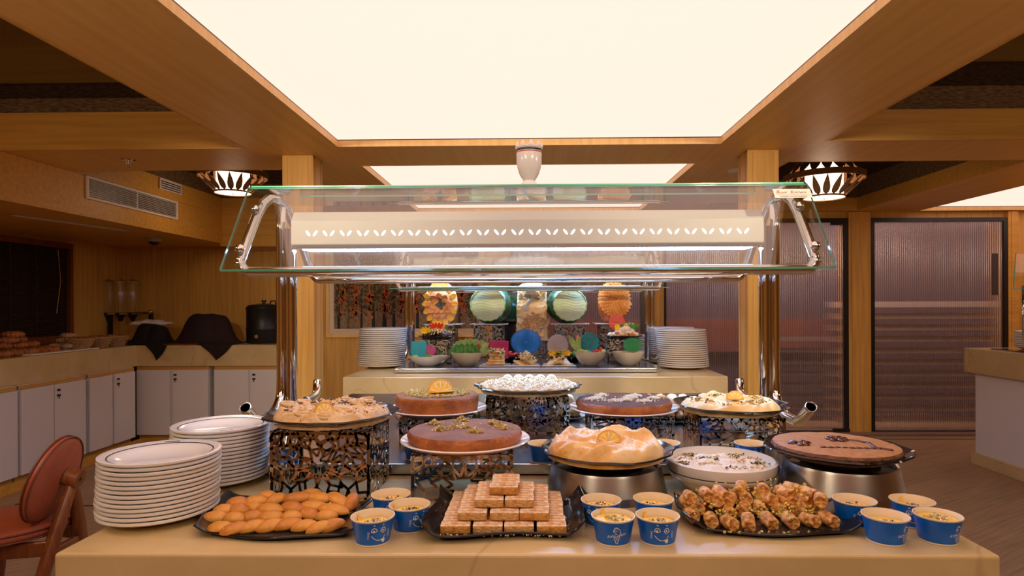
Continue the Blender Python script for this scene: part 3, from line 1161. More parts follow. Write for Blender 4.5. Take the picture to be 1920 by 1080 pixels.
# sprinkler
p = gz(241, 299, ZS)
t = thing('fire_sprinkler', 'small metal sprinkler head on the beam at upper left', 'sprinkler', (p.x, p.y, ZS))
MB().lathe([(.045, 0), (.045, -.004), (.030, -.008), (.0, -.008)], 28, capb=False).build('rose_plate', 'steel', t)
MB().tube([(0, 0, -.006), (0, 0, -.03)], .006, 8).tube([(-.012, 0, -.008), (-.014, 0, -.03), (0, 0, -.045), (.014, 0, -.03), (.012, 0, -.008)], .003, 6).build('sprinkler_head', 'brushed', t)
MB().lathe([(.0, -.046), (.018, -.046), (.018, -.049), (0, -.049)], 16).build('deflector', 'brushed', t)
# smoke detector near right pillar
p = gz(1376, 318, ZS)
t = thing('smoke_detector', 'small round ceiling detector just left of the right pillar', 'detector', (p.x, p.y, ZS))
MB().lathe([(.04, 0), (.04, -.012), (.03, -.022), (0, -.024)], 28, capb=False).build('detector_housing', 'white_paint', t, smooth=40)
MB().lathe([(.031, -.016), (.033, -.018), (.031, -.020)], 28, capb=False).build('dark_slot', 'black', t)
# camera dome
p = gz(289, 446, BZ)
t = thing('security_camera', 'white dome camera with dark lens under the bulkhead over the kettle wall', 'camera', (p.x, p.y, BZ))
MB().lathe([(.062, 0), (.062, -.03), (.055, -.036), (.05, -.036)], 32, capb=False).build('camera_base', mat('cam_white', (.42, .38, .34), .4), t, smooth=40)
MB().blob((0, 0, -.034), (.046, .046, .034), 24, 12).build('dark_dome', 'black', t, smooth=True)
# recessed strip under the bulkhead
a, b = gz(20, 401, BZ), gz(240, 431, BZ)
t = thing('strip_light', 'unlit white strip light recessed under the bulkhead at left', 'strip light', ((a.x + b.x) / 2, (a.y + b.y) / 2, BZ - .004), math.atan2(b.y - a.y, b.x - a.x))
L_ = ((b - a).length) / 2
MB().box(-L_, L_, -.035, .035, -.004, .006).build('strip_housing', mat('strip_grey', (.45, .38, .32), .5), t)
MB().box(-L_ + .01, L_ - .01, -.022, .022, -.007, -.004).build('strip_cover', mat('strip_cover', (.85, .78, .7), .4), t)

# ------------------------------------------------------------------ picture on the far wall
x0, x1 = D(613), D(912)
zb = gy(700, 632, YB).z
zt = 1.95
t = thing('framed_painting', 'wide framed autumn forest painting on the wall behind the fruit', 'painting', ((x0 + x1) / 2, YB - .002, (zb + zt) / 2))
w, h = (x1 - x0) / 2, (zt - zb) / 2
m = MB()
fw = .030
m.box(-w, w, -.03, 0, h - fw, h)
m.box(-w, w, -.03, 0, -h, -h + fw)
m.box(-w, -w + fw, -.03, 0, -h + fw, h - fw)
m.box(w - fw, w, -.03, 0, -h + fw, h - fw)
m.build('picture_frame', 'oak_light', t)
MB().box(-w + fw, w - fw, -.012, -.002, -h + fw, h - fw).build('white_mat', mat('mount_board', (.66, .56, .44), .7), t)
iw, ih = w - .075, h - .085
m = MB()
m.box(-iw, iw, -.014, -.012, -ih, ih)
for k in range(13):                          # trunks
    x = -iw + .06 + k * (2 * iw - .12) / 12 + rnd(-.03, .03)
    m.m(random.choice([2, 5, 6]))
    ww = rnd(.010, .022)
    m.add([(x - ww, -.0141, -ih), (x + ww, -.0141, -ih), (x + ww * .6, -.0141, rnd(-.05, .1)), (x - ww * .6, -.0141, rnd(-.05, .1))], [(0, 1, 2, 3)])
for k in range(4200):                        # dense foliage dabs
    x, z = rnd(-iw, iw), rnd(-ih * .9, ih * .75)
    if z < -ih * (.42 + .40 * noise.noise(Vector((x * 5, 1, 1))) + .35 * random.random()):
        continue
    a = rnd(0, PI)
    l, q = rnd(.012, .030), rnd(.0035, .0085)
    y = -.0145 - k * 1e-7
    m.m(random.choice([1, 2, 2, 3, 4, 4, 1]))
    ca, sa = math.cos(a), math.sin(a)
    x = max(-iw + .03, min(iw - .03, x))
    z = min(ih - .03, z)
    m.add([(x - l * ca, y, z - l * sa), (x + q * sa, y, z - q * ca), (x + l * ca, y, z + l * sa), (x - q * sa, y, z + q * ca)], [(0, 1, 2, 3)])
for k in range(420):                         # hanging red fruit clusters
    cx_ = random.choice([-.63, -.5, -.36, -.2, -.05, .1, .3, .42, .55]) * iw * 1.4
    x, z = cx_ + random.gauss(0, .022), random.gauss(-.12, .10)
    m.m(7)
    s_ = rnd(.006, .015)
    if abs(x) < iw - .02 and z > -ih + .05:
        m.add([(x - s_, -.0156, z), (x, -.0156, z - s_ * 1.6), (x + s_, -.0156, z), (x, -.0156, z + s_ * 1.6)], [(0, 1, 2, 3)])
pm = [mat('paint_%d' % i, c_, .8, var=.25, vscale=40) for i, c_ in enumerate([(.22, .15, .085), (.05, .045, .018), (.016, .015, .010), (.20, .13, .04), (.09, .07, .025), (.07, .04, .02), (.13, .08, .035), (.48, .10, .016)])]
m.build('canvas', pm, t)


# ------------------------------------------------------------------ wall cabinets
def cab_door(m_parent, x0, x1, z0, z1, y, lock=None):
    o = MB().box(x0, x1, y - .018, y, z0, z1).build('cabinet_door', 'white_lam', m_parent, bevel=.0015)
    if lock:
        k = MB()
        for zz, r_ in ((z1 - .045, .011), (z1 - .085, .011)):
            k.lathe([(r_, 0), (r_, .008), (0, .008)], 16)
        MB().cbox((lock, y - .024, z1 - .045), (.024, .014, .016)).build('latch_knob', 'black', o, bevel=.003)
        MB().cbox((lock, y - .024, z1 - .085), (.024, .014, .016)).cbox((lock, y - .028, z1 - .100), (.006, .004, .026)).build('lock', 'black', o, bevel=.002)
    return o


ZT1 = .930           # wall counter top
CXF = gx(255, 645, 0).x if False else -3.67
SLB = .735
# left run (faces +X): built in a local frame where local x runs along +Y and local -y is the room side
LYS = [gx(px, 700, -3.645).y for px in (-60, 28, 35, 97, 98, 157, 165, 205, 212, 250)]
lab_l = ['white two-door base cabinet at the left edge of the picture', 'white two-door base cabinet right behind the leather chair', 'narrow white two-door base cabinet next to the inner corner on the left wall']


def cabinet(label, org, rz, width, doors, locks, group):
    t = thing('base_cabinet', label, 'cabinet', org, rz, group)
    MB().box(-width / 2, width / 2, .004, .55, .09, SLB).build('cabinet_body', 'white_lam', t)
    MB().box(-width / 2, width / 2, .03, .55, 0, .09).build('toe_kick', 'oak_x', t)
    MB().box(-width / 2, width / 2, -.004, .01, SLB - .03, SLB - .004).build('finger_rail', 'oak_x', t)
    for (a, b), lk in zip(doors, locks):
        cab_door(t, a, b, .095, SLB - .035, .0, lk)
    return t


for k, (a, b, c_, d_) in enumerate(((LYS[0] - .5, LYS[0] - .1, LYS[0] - .09, LYS[1]), (LYS[2], LYS[3], LYS[4], LYS[5]), (LYS[6], LYS[7], LYS[8], LYS[9]))):
    mid = (a + d_) / 2
    w = d_ - a + .008
    t = cabinet(lab_l[k], (-3.645, mid, 0), R(90), w, [(a - mid, b - mid - .003), (c_ - mid + .003, d_ - mid)], [None, c_ - mid + .035], 'white base cabinets along the left wall')
# back run (faces -Y)
YCB = 5.72
BXS = [gy(px, 700, YCB).x for px in (258, 320, 325, 392, 403, 468, 472, 540)]
for k, lb in ((0, 'white two-door base cabinet under the draped cloth point'), (4, 'white two-door base cabinet under the black kettle')):
    a, b, c_, d_ = BXS[k:k + 4]
    mid = (a + d_) / 2
    cabinet(lb, (mid, YCB, 0), 0, d_ - a + .008, [(a - mid, b - mid - .003), (c_ - mid + .003, d_ - mid)], [None, c_ - mid + .03], 'white base cabinets along the back wall')
# L-shaped worktop
m = MB()
m.prism([(XL + .002, 2.6), (-3.665, 2.6), (-3.665, YCB - .03), (xw - .002, YCB - .03), (xw - .002, 6.498), (XL + .002, 6.498)], SLB, ZT1)
t = m.build('worktop', 'cream', bevel=.005)
tag(t, 'beige marble worktop with deep apron running round the left corner', 'worktop')
t = MB().box(-3.62, -3.60, 2.6, YCB, 0, .07).box(-3.62, xw - .01, YCB - .02, YCB, 0, .07).build('baseboard_left', 'oak_x')
t['kind'] = 'structure'

# counter on the right
rx = gz(1807, 652, ZT1)
X_R = rx.x
t = thing('side_counter', 'white and beige counter at the right edge by the ribbed door', 'counter', (X_R, rx.y, 0))
MB().box(0, 1.2, -3.2, 0, SLB + .0, ZT1).build('counter_top', 'cream', t, bevel=.005)
MB().box(.05, 1.15, -3.15, -.06, .09, SLB).build('cabinet_body', 'white_lam', t)
MB().box(.03, 1.17, -3.17, -.035, 0, .095).build('plinth', 'cream', t, bevel=.003)
ub = X_R + .10
# tail of that counter's own guard and plates, just inside the frame
t = thing('sneeze_guard', 'tip of a glass guard at the right edge of the picture', 'sneeze guard', (gy(1915, 540, 4.55).x, 4.55, ZT1))
zg = gy(1905, 541, 4.55).z - ZT1
MB().tube([(.02, 0, 0), (.02, 0, zg + .02), (.05, .0, zg - .01), (.3, 0, zg - .01)], .014, 12).build('rail', 'steel', t, smooth=True)
o = MB().add([(-.06, -.004, zg), (.5, -.004, zg), (.5, .10, zg + .26), (.04, .10, zg + .26)], [(0, 1, 2, 3)]).build('front_glass', 'glass', t)
MB().tube([(-.06, -.004, zg), (.04, .10, zg + .26)], .004, 6).build('polished_edge', 'glass_edge', o)
MB().tube([(-.06, -.004, zg), (.5, -.004, zg)], .004, 6).build('polished_edge', 'glass_edge', o)
MB().box(0, .3, -.03, .3, 0, .012).build('foot_plate', 'steel', t)

# ------------------------------------------------------------------ plates in stacks
def plate_mesh(nm, r, pitch, n=56):
    t = pitch * .55
    prof = [(0, .0), (r * .56, .0), (r * .58, .002), (r * .66, .006), (r * .97, .016), (r, .0185), (r, .0185 + t * .75),
            (r * .975, .0185 + t), (r * .70, .0085 + t), (r * .60, .003 + t), (0, .003 + t)]
    return MB().lathe(prof, n).build(nm, 'porcelain', smooth=50)


def flat_ring(r, z, w, n=56):
    m = MB()
    vs = []
    for rr, zz in ((r - w, z - w * .32), (r + w, z + w * .32)):
        vs += [(rr * math.cos(2 * PI * j / n), rr * math.sin(2 * PI * j / n), zz) for j in range(n)]
    m.add(vs, [(j, (j + 1) % n, n + (j + 1) % n, n + j) for j in range(n)])
    return m


def emblem(r, z, ang, s=1.0):
    m = MB()
    for k in (-2, -1, 0, 1, 2):
        a = ang + k * .055 * s
        P = [(math.cos(a + .03 * s * math.cos(q)) * (r + .004 * s * math.sin(q)), math.sin(a + .03 * s * math.cos(q)) * (r + .004 * s * math.sin(q)), z) for q in [2 * PI * i / 10 for i in range(10)]]
        m.tube(P, .0006, 4, closed=True)
    return m


def stack(px, py, r, pitch, num, what, group, drift=(0, 0), emb=PI / 2, hid=False):
    c = gz(px, py, ZC)
    first = None
    for i in range(num):
        k = num - i            # 1 = topmost
        z = ZC + .0005 + i * pitch
        x = c.x + drift[0] * i + rnd(-.0012, .0012)
        y = c.y + drift[1] * i + rnd(-.0012, .0012)
        if k == 1:
            pos = 'topmost plate'
        elif i == 0:
            pos = 'bottom plate'
        elif k <= (num + 1) // 2:
            pos = ORD[k - 1] + ' plate from the top'
        else:
            pos = ORD[i] + ' plate from the bottom'
        lb = 'cream ' + pos.replace(' plate', ' plate', 1) + ' in ' + what
        if first is None:
            o = plate_mesh('dinner_plate', r, pitch)
            first = o
        else:
            o = first.copy()
            COL.objects.link(o)
        o.location = (x, y, z)
        tag(o, lb, 'plate', group)
        if k == 1:
            zz = .0185 + pitch * .55
            sl = lambda rr: .0085 + pitch * .55 + (rr / r - .70) / .275 * .010
            flat_ring(r * .85, sl(r * .85) + .0004, .0013).build('dark_line', 'rimline', o)
            emblem(r * .91, sl(r * .91) + .0005, emb).build('emblem', 'rimline', o)


stack(299, 968, .1135, .0088, 14, 'the front stack', 'plates in the front stack', (.0006, -.0003), 1.9)
stack(413, 903, .1135, .0088, 15, 'the second left stack', 'plates in the second stack', (.0003, 0), -1.0)
stack(715, 688, .165, .0138, 19, 'the far left stack', 'plates in the far left stack', (.0008, 0), 0)
stack(1281, 690, .172, .0140, 18, 'the far right stack', 'plates in the far right stack', (-.0012, 0), 1.9)
stack(1259, 680.5, .172, .0140, 18, 'the half-hidden far right stack', 'plates in the half-hidden stack', (-.0004, 0), 1.9)
stack(1233, 675, .150, .0140, 13, 'the low stack behind the post', 'plates in the lowest stack', (0, 0), 1.9)


# ------------------------------------------------------------------ laser-cut steel stands
def clip(x0, y0, x1, y1, w, h):
    t0, t1 = 0.0, 1.0
    dx, dy = x1 - x0, y1 - y0
    for p, q in ((-dx, x0), (dx, w - x0), (-dy, y0), (dy, h - y0)):
        if abs(p) < 1e-12:
            if q < 0:
                return None
        else:
            u = q / p
            if p < 0:
                if u > t1:
                    return None
                t0 = max(t0, u)
            else:
                if u < t0:
                    return None
                t1 = min(t1, u)
    if t1 - t0 < 1e-3:
        return None
    return x0 + dx * t0, y0 + dy * t0, x0 + dx * t1, y0 + dy * t1


def lattice(w, h, seed, t=.0012, bar=.0058, R0=.048):
    """a cut panel in local x (0..w), z (0..h), lying in y = 0"""
    rg = random.Random(seed)
    segs = []

    def star(cx, cy, Rr, n=10, a0=0.0):
        P = [(cx + Rr * math.cos(a0 + 2 * PI * i / n), cy + Rr * math.sin(a0 + 2 * PI * i / n)) for i in range(n)]
        Q = [(cx + Rr * .45 * math.cos(a0 + 2 * PI * (i + .5) / n), cy + Rr * .45 * math.sin(a0 + 2 * PI * (i + .5) / n)) for i in range(n)]
        for i in range(n):
            segs.append((*P[i], *Q[i]))
            segs.append((*Q[i], *P[(i + 1) % n]))
            # kite points outwards
            c2 = (cx + Rr * 1.5 * math.cos(a0 + 2 * PI * (i + .5) / n), cy + Rr * 1.5 * math.sin(a0 + 2 * PI * (i + .5) / n))
            segs.append((*P[i], *c2))
            segs.append((*P[(i + 1) % n], *c2))
    ox = w / 2 + rg.uniform(-.02, .02)
    oy = rg.choice([h * .32, h * .5])
    star(ox, oy, R0, 10, .2)
    for k in (-1, 1):
        star(ox + k * R0 * 2.6, oy + .02, R0, 10, 0)
        star(ox + k * R0 * 3.96, oy - .03, R0, 10, .2)
        star(ox + k * R0 * 1.35, oy + R0 * 1.9, R0 * .8, 10, .3)
        star(ox + k * R0 * 1.35, oy - R0 * 1.9, R0 * .8, 10, .3)
    m = MB()
    for s_ in segs:
        c_ = clip(*s_, w, h)
        if not c_:
            continue
        x0, z0, x1, z1 = c_
        L = math.hypot(x1 - x0, z1 - z0)
        if L < .003:
            continue
        m.cbox(((x0 + x1) / 2, 0, (z0 + z1) / 2), (L, t, bar), 0, 0, -math.atan2(z1 - z0, x1 - x0))
    b = .007
    m.box(0, w, -t / 2, t / 2, h - b, h)
    m.box(0, w, -t / 2, t / 2, 0, b * .8)
    m.box(0, b, -t / 2, t / 2, b * .8, h - b)
    m.box(w - b, w, -t / 2, t / 2, b * .8, h - b)
    return m


def stand(label, c, w, d, h, rz, seed, mt='cutsteel', bar=.0058, R0=.048):
    """c = centre of the base"""
    t = thing('display_stand', label, 'stand', c, rz, 'laser-cut steel display stands')
    lattice(w, h, seed, bar=bar, R0=R0).build('front_panel', mt, t, loc=(-w / 2, -d / 2, 0))
    lattice(w, h, seed + 1, bar=bar, R0=R0).build('back_panel', mt, t, loc=(-w / 2, d / 2, 0))
    for s in (-1, 1):
        lattice(d, h, seed + 2 + s, bar=bar, R0=R0).build('side_panel', mt, t, loc=(s * w / 2, -d / 2, 0), rz=PI / 2)
    o = lattice(w, d, seed + 5, bar=bar, R0=R0).build('top_panel', mt, t, loc=(-w / 2, -d / 2, h))
    o.rotation_euler = (-PI / 2, 0, 0)
    o.location = (-w / 2, -d / 2, h - .0007)
    return t


def stand_px(label, xl, xr, Y, zb, zt, d, seed, rz=0.0, **kw):
    a, b = gy(xl, 700, Y).x, gy(xr, 700, Y).x
    w = b - a
    c = Vector(((a + b) / 2, Y, zb + .0008))
    off = Matrix.Rotation(rz, 3, 'Z') @ Vector((0, d / 2, 0))
    return stand(label, c + off, w, d, zt - zb - .0008, rz, seed, **kw), (c + off)


# ------------------------------------------------------------------ serving dishes
def slate_plate(label, c, r, seed, h=.016):
    """black round platter with an uneven, facetted rim. c = centre of the base"""
    rg = random.Random(seed)
    ph = [rg.uniform(0, 6.28) for _ in range(4)]

    def wob(a, rr, z):
        return 1 + (.018 * math.sin(5 * a + ph[0]) + .012 * math.sin(9 * a + ph[1]) + .010 * math.sin(14 * a + ph[2])) * (rr / r)
    prof = [(r * .55, 0), (r * .70, .002), (r * .95, h - .004), (r, h), (r * .985, h + .003), (r * .92, h), (r * .78, .006), (0, .005)]
    return tag(MB().lathe(prof, 96, wob=wob).build('platter', 'slate', loc=c, smooth=60), label, 'platter')


def white_plate(label, c, r, h=.017, nm='platter'):
    prof = [(r * .5, 0), (r * .55, .001), (r * .62, .003), (r * .97, h - .004), (r, h), (r * .985, h + .0025), (r * .9, h - .002), (r * .68, .006), (0, .005)]
    return tag(MB().lathe(prof, 72).build(nm, 'porcelain_w', loc=c, smooth=60), label, 'platter')


# ------------------------------------------------------------------ pastry and cakes
def fbm(x, y, z, o=4):
    return noise.fractal(Vector((x, y, z)), 0.9, 2.1, o)


def pastry(r, h, seed, fr=9.0, amp=.55, edge=.22, ridge=.5, swirl=0.0, nr=44, na=150):
    m = MB()

    def hf(x, y):
        a = math.atan2(y, x)
        q = math.hypot(x, y) / r
        sx_, sy_ = x / r, y / r
        if swirl:
            th = swirl * q
            sx_, sy_ = sx_ * math.cos(th) - sy_ * math.sin(th), sx_ * math.sin(th) + sy_ * math.cos(th)
        f1 = fbm(sx_ * fr * .3 + seed, sy_ * fr * .3, seed * 1.7)
        rg = 1 - abs(noise.noise(Vector((sx_ * fr * .42 + seed * 2, sy_ * fr * .42, seed)))) * 2.2
        f2 = fbm(sx_ * fr + seed, sy_ * fr, 3.1)
        e = max(0.0, 1 - q ** 7) ** .5
        rimb = math.exp(-((q - .86) / .10) ** 2)
        return h * e * (.62 + amp * (.35 * f1 + ridge * .45 * max(0, rg) ** 1.5 + .16 * f2) + edge * rimb)
    wr = [1 + .03 * noise.noise(Vector((math.cos(2 * PI * j / na) * 2.2 + seed, math.sin(2 * PI * j / na) * 2.2, seed))) for j in range(na)]

    def fn(u, v):
        j = int(round(u * na)) % na
        q = v ** .8
        a = 2 * PI * u
        rr = r * q * wr[j]
        if v > .999:
            return (rr * math.cos(a) * .985, rr * math.sin(a) * .985, 0)
        x, y = r * q * math.cos(a), r * q * math.sin(a)
        return (rr * math.cos(a), rr * math.sin(a), hf(x, y))
    m.grid(fn, na, nr, wrapu=True)
    m.hf = hf
    return m


def crumbs(name, parent, mats, pts, s=(.0018, .0034), seed=1):
    """scattered chopped nuts as one part"""
    rg = random.Random(seed)
    m = MB()
    for (x, y, z) in pts:
        m.m(rg.randrange(len(mats)))
        d = [rg.uniform(*s) for _ in range(3)]
        Q = Matrix.Rotation(rg.uniform(0, 6), 3, 'Z') @ Matrix.Rotation(rg.uniform(-.8, .8), 3, 'X')
        vs = [Vector((x, y, z)) + Q @ Vector((a * d[0] * rg.uniform(.6, 1), b * d[1] * rg.uniform(.6, 1), c * d[2] * rg.uniform(.6, 1))) for c in (-.5, .5) for b in (-.5, .5) for a in (-.5, .5)]
        m.add(vs, [(0, 2, 3, 1), (4, 5, 7, 6), (0, 1, 5, 4), (2, 6, 7, 3), (0, 4, 6, 2), (1, 3, 7, 5)])
    return tag(m.build(name, mats, parent), kind='stuff')


def orange_twist(parent, loc, r, rz, nm='orange_slice'):
    """a thin citrus slice cut to its centre: one half stands up, the other lies in front"""
    m = MB()

    def surf(u, v):
        a = .02 + u * (2 * PI - .04)
        x, y = r * v * math.cos(a), r * v * math.sin(a)
        k = min(1, max(0, (a / PI - .85) / .3))
        k = k * k * (3 - 2 * k)
        tl = R(78) * (1 - k) + R(-6) * k
        return (x, y * math.cos(tl) - (.004 if k < .5 else 0), y * math.sin(tl) + .004 + (.0 if k < .5 else .001))
    m.grid(lambda u, v: surf(u, v * .86), 40, 4)
    for k in range(10):
        u = (k + .5) / 10
        m.m(1).tube([surf(u, .15), surf(u, .82)], .0011, 4)
    o = m.build(nm, ['orange_flesh', 'lemon_pith'], parent, loc=loc, smooth=True, solid=.003, rz=rz)
    m = MB()
    m.grid(lambda u, v: surf(u, .86 + v * .06), 40, 1)
    m.build('pith', 'lemon_pith', o, smooth=True, solid=.0032)
    m = MB()
    m.grid(lambda u, v: surf(u, .92 + v * .08), 40, 1)
    m.build('peel', 'orange', o, smooth=True, solid=.0040)
    return o


def cake(label, c, r, h, mt, ms, seed, top=.010, taper=.03):
    t = thing('cake', label, 'cake', c)
    rg = random.Random(seed)

    def wob(a, rr, z):
        return 1 + .008 * noise.noise(Vector((math.cos(a) * 3, math.sin(a) * 3, z * 60 + seed))) * (rr / r)
    m = MB()
    m.m(0).lathe([(r * (1 - taper) * .98, 0), (r * (1 - taper), .003), (r * (1 - taper * .3), h * .4), (r, h * .66), (r * .995, h - .011), (r * .982, h - .006), (r * .960, h - .0025)], 96, wob=wob, capb=True)
    m.build('cake_side', ms, t, smooth=60)
    m = MB()
    K = 26

    def fn(u, v):
        a = 2 * PI * u
        q = v
        rr = r * .962 * q
        z = h - .0027 + .0027 * (1 - q ** 8) + .0016 * noise.noise(Vector((rr * math.cos(a) * 30, rr * math.sin(a) * 30, seed)))
        w = wob(a, r * .96, h) if v > .97 else 1
        return (rr * w * math.cos(a), rr * w * math.sin(a), z)
    m.grid(fn, 96, K, wrapu=True)
    m.build('cake_top', mt, t, smooth=True)
    return t


def heap(rg, cx, cy, rad, n, z0, zz=.006):
    P = []
    for _ in range(n):
        a, q = rg.uniform(0, 6.28), abs(rg.gauss(0, .5))
        P.append((cx + math.cos(a) * q * rad, cy + math.sin(a) * q * rad, z0 + max(0, (1 - q)) * rg.uniform(0, zz)))
    return P


# --- 1: shredded pastry with dark flakes on the tall stand at left
s1, c1 = stand_px('tallest laser-cut steel stand, under the flaked pastry beside the plates', 506, 693, 1.385, ZC, 1.014, .185, 11, rz=0)
p = gy(624, 776, 1.50)
zp = 1.0155
pc = Vector((p.x, 1.495, zp))
slate_plate('black platter on the tallest stand, under the flaked pastry', pc, .158, 1, .024)
t = thing('pastry', 'round shredded pastry with chocolate flakes and an orange twist, leftmost on a stand', 'pastry', pc + Vector((0, 0, .0065)))
m = pastry(.137, .040, 1.3, fr=13, amp=.75, edge=.12, ridge=.8)
m.build('pastry_body', 'filo_a', t, smooth=True)
rg = random.Random(5)
mm = MB()
for k in range(0):
    a = 2 * PI * k / 9 + .3
    q = .092 + rg.uniform(-.01, .01)
    x, y = q * math.cos(a), q * math.sin(a)
    z = m.hf(x, y)
    P = []
    for i in range(15):
        th = i / 14 * 2 * PI * 1.0
        P.append((x + .017 * math.cos(th), y + .012 * math.sin(th), z + .002 + .003 * math.sin(th * 2 + k)))
    mm.tube(P, .0045, 7)
for k in range(11):                             # curled strand nests, each a part
    a = 2 * PI * k / 11 + .3
    q = (.098 if k % 3 else .06) + rg.uniform(-.01, .01)
    x, y = q * math.cos(a), q * math.sin(a)
    z = m.hf(x, y)
    mm = MB()
    P = []
    for i in range(30):
        th = i / 29 * 4.4 * PI
        rr = .021 - .0105 * i / 29
        P.append((x + rr * math.cos(th + k), y + rr * .8 * math.sin(th + k), z + .001 + .004 * math.sin(th * .7 + k) - .003 * i / 29))
    mm.tube(P, .0042, 6)
    mm.build('pastry_curl', 'filo_a', t, smooth=True)
fl = MB()
for k in range(330):
    a, q = rg.uniform(.1, PI - .1) if rg.random() < .82 else rg.uniform(0, 6.28), .137 * math.sqrt(rg.uniform(.02, .90))
    x, y = q * math.cos(a), q * math.sin(a)
    z = m.hf(x, y)
    fl.cbox((x, y, z + .0015), (rg.uniform(.005, .012), rg.uniform(.002, .004), .0014), rg.uniform(0, 3), rg.uniform(-.5, .5))
tag(fl.build('chocolate_flakes', 'nutdark', t), kind='stuff')
orange_twist(t, (.004, -.075, m.hf(0, -.075) - .002), .027, .9)

# --- 2: tall cake with pistachio crumbs and orange twist
s2, c2 = stand_px('low laser-cut stand under the tall cake with orange', 748, 888, 1.83, ZL, .957, .21, 21)
pc = Vector((gy(822, 770, 1.93).x, 1.93, .9585))
white_plate('white round plate under the tall cake with orange', pc, .152, .020)
t = cake('tall round brown cake with pistachio crumbs and a standing orange twist', pc + Vector((-.004, 0, .006)), .129, .058, 'cake_brown', 'cake_side', 3)
rg = random.Random(9)
P = []
for _ in range(900):
    a, q = rg.uniform(0, 6.28), .128 * math.sqrt(rg.uniform(.0, .62))
    P.append((q * math.cos(a), q * math.sin(a), .059 + rg.uniform(0, .003)))
crumbs('pistachio_crumbs', t, ['pist', 'nut', 'pist'], P, (.003, .0055), 3)
orange_twist(t, (.012, -.01, .059), .042, .5)

# --- 3: nest pastry on the centre stand
s3, c3 = stand_px('laser-cut stand in the middle under the white nest pastry', 911, 1066, 1.95, ZL, 1.006, .15, 31)
pc = Vector((gy(990, 722, 2.05).x, 2.05, 1.0075))
slate_plate('black platter under the white nest pastry in the middle', pc, .178, 2, .024)
t = thing('pastry', 'white nest pastry with grated topping, in the middle on the highest stand', 'pastry', pc + Vector((0, 0, .0065)))
m = pastry(.158, .022, 4.2, fr=12, amp=.5, edge=.05, ridge=.5)
m.build('pastry_base', 'filo_c', t, smooth=True)
rg = random.Random(6)
for ring, (q, n, r_) in enumerate(((.128, 14, .030), (.078, 9, .031), (.024, 4, .030))):
    for k in range(n):
        a = 2 * PI * (k + .5 * ring) / n
        x, y = q * math.cos(a), q * math.sin(a)
        mb = MB()
        for j in range(3):
            rr = r_ * (1 - j * .30)
            P = [(rr * .92 * math.cos(th), rr * .92 * math.sin(th), .012 + j * .004 + .0022 * math.sin(5 * th + k + j)) for th in [2 * PI * i / 18 for i in range(18)]]
            mb.tube(P, .0068 - j * .001, 7, closed=True)
        mb.blob((0, 0, .010), (r_ * .6, r_ * .6, .009), 12, 6, amp=.5, seed=k, fr=4)
        mb.build('pastry_nest', 'filo_c', t, loc=(x, y, .005), smooth=True)
P = []
for _ in range(260):
    a, q = rg.uniform(0, 6.28), .15 * math.sqrt(rg.uniform(0, .9))
    P.append((q * math.cos(a), q * math.sin(a), .030 + rg.uniform(-.003, .003)))
crumbs('nut_sprinkle', t, ['nut', 'pist', 'coconut'], P, (.002, .0045), 5)

# --- 4: dark cake with white nuts
s4, c4 = stand_px('low laser-cut stand under the dark cake with white nuts', 1108, 1264, 1.85, ZL, .958, .20, 41)
pc = Vector((gy(1169, 763, 1.95).x, 1.95, .9595))
white_plate('white round plate under the dark cake with white nuts', pc, .171, .017)
t = cake('low dark brown cake topped with patches of white chopped nuts', pc + Vector((0, 0, .006)), .150, .036, 'cake_dark', 'cake_side', 4, taper=.05)
rg = random.Random(10)
P = []
for (hx, hy) in ((-.085, .0), (-.06, .065), (.0, -.035), (.045, .05), (.095, -.005), (-.035, -.055), (.055, -.06), (-.10, -.02), (.02, .01)):
    P += heap(rg, hx, hy, .030, 130, .037, .008)
crumbs('white_nut_topping', t, ['coconut', 'coconut', 'lemon_pith'], P, (.002, .0048), 6)

# --- 5: buttery pastry at right
s5, c5 = stand_px('laser-cut stand under the buttery pastry at the right post', 1312, 1473, 1.79, ZL, .969, .20, 51)
pc = Vector((gy(1371, 760, 1.88).x, 1.885, .9705))
slate_plate('black platter under the buttery pastry by the right post', pc, .170, 3, .026)
t = thing('pastry', 'round buttery pastry with pistachio patches and orange peel twist, at the right', 'pastry', pc + Vector((-.003, 0, .0065)))
m = pastry(.146, .042, 7.7, fr=5.5, amp=.6, edge=.15, ridge=.9, swirl=2.2)
m.build('pastry_body', 'filo_d', t, smooth=True)
rg = random.Random(11)
P = []
for (hx, hy) in ((-.10, .02), (-.075, -.045), (-.02, .075), (.045, -.065), (.09, .03), (.085, -.035), (-.03, -.085), (-.10, -.02), (.02, .09), (.03, -.08)):
    P += [(x, y, m.hf(x, y) + .002) for (x, y, z) in heap(rg, hx, hy, .026, 60, 0)]
crumbs('pistachio_patches', t, ['pist', 'nutdark', 'nut', 'pist'], P, (.0022, .0048), 7)
orange_twist(t, (.0, -.045, m.hf(0, -.045) - .004), .026, .1)

# --- 6: front cake with pistachio heaps
s6, c6 = stand_px('laser-cut stand in front under the cake with pistachio heaps', 771, 962, 1.385, ZC, .9605, .19, 61, rz=R(4))
pc = Vector((gy(873, 836, 1.475).x, 1.475, .962))
white_plate('white round plate under the cake with pistachio heaps', pc, .154, .019)
t = cake('round brown cake with small heaps of pistachio, on the front stand', pc + Vector((-.001, 0, .006)), .1365, .037, 'cake_brown', 'cake_side', 8, taper=.06)
rg = random.Random(12)
P = []
for (hx, hy, n_) in ((-.080, .045, 130), (-.018, .092, 110), (-.006, .005, 120), (-.055, -.028, 90), (.028, -.048, 120), (.065, .050, 120), (.082, .012, 90), (.095, -.008, 50), (-.028, -.005, 30)):
    P += heap(rg, hx, hy, .020, n_, .038, .011)
crumbs('pistachio_heaps', t, ['pist', 'nut', 'pist', 'lemon_pith'], P, (.002, .005), 8)


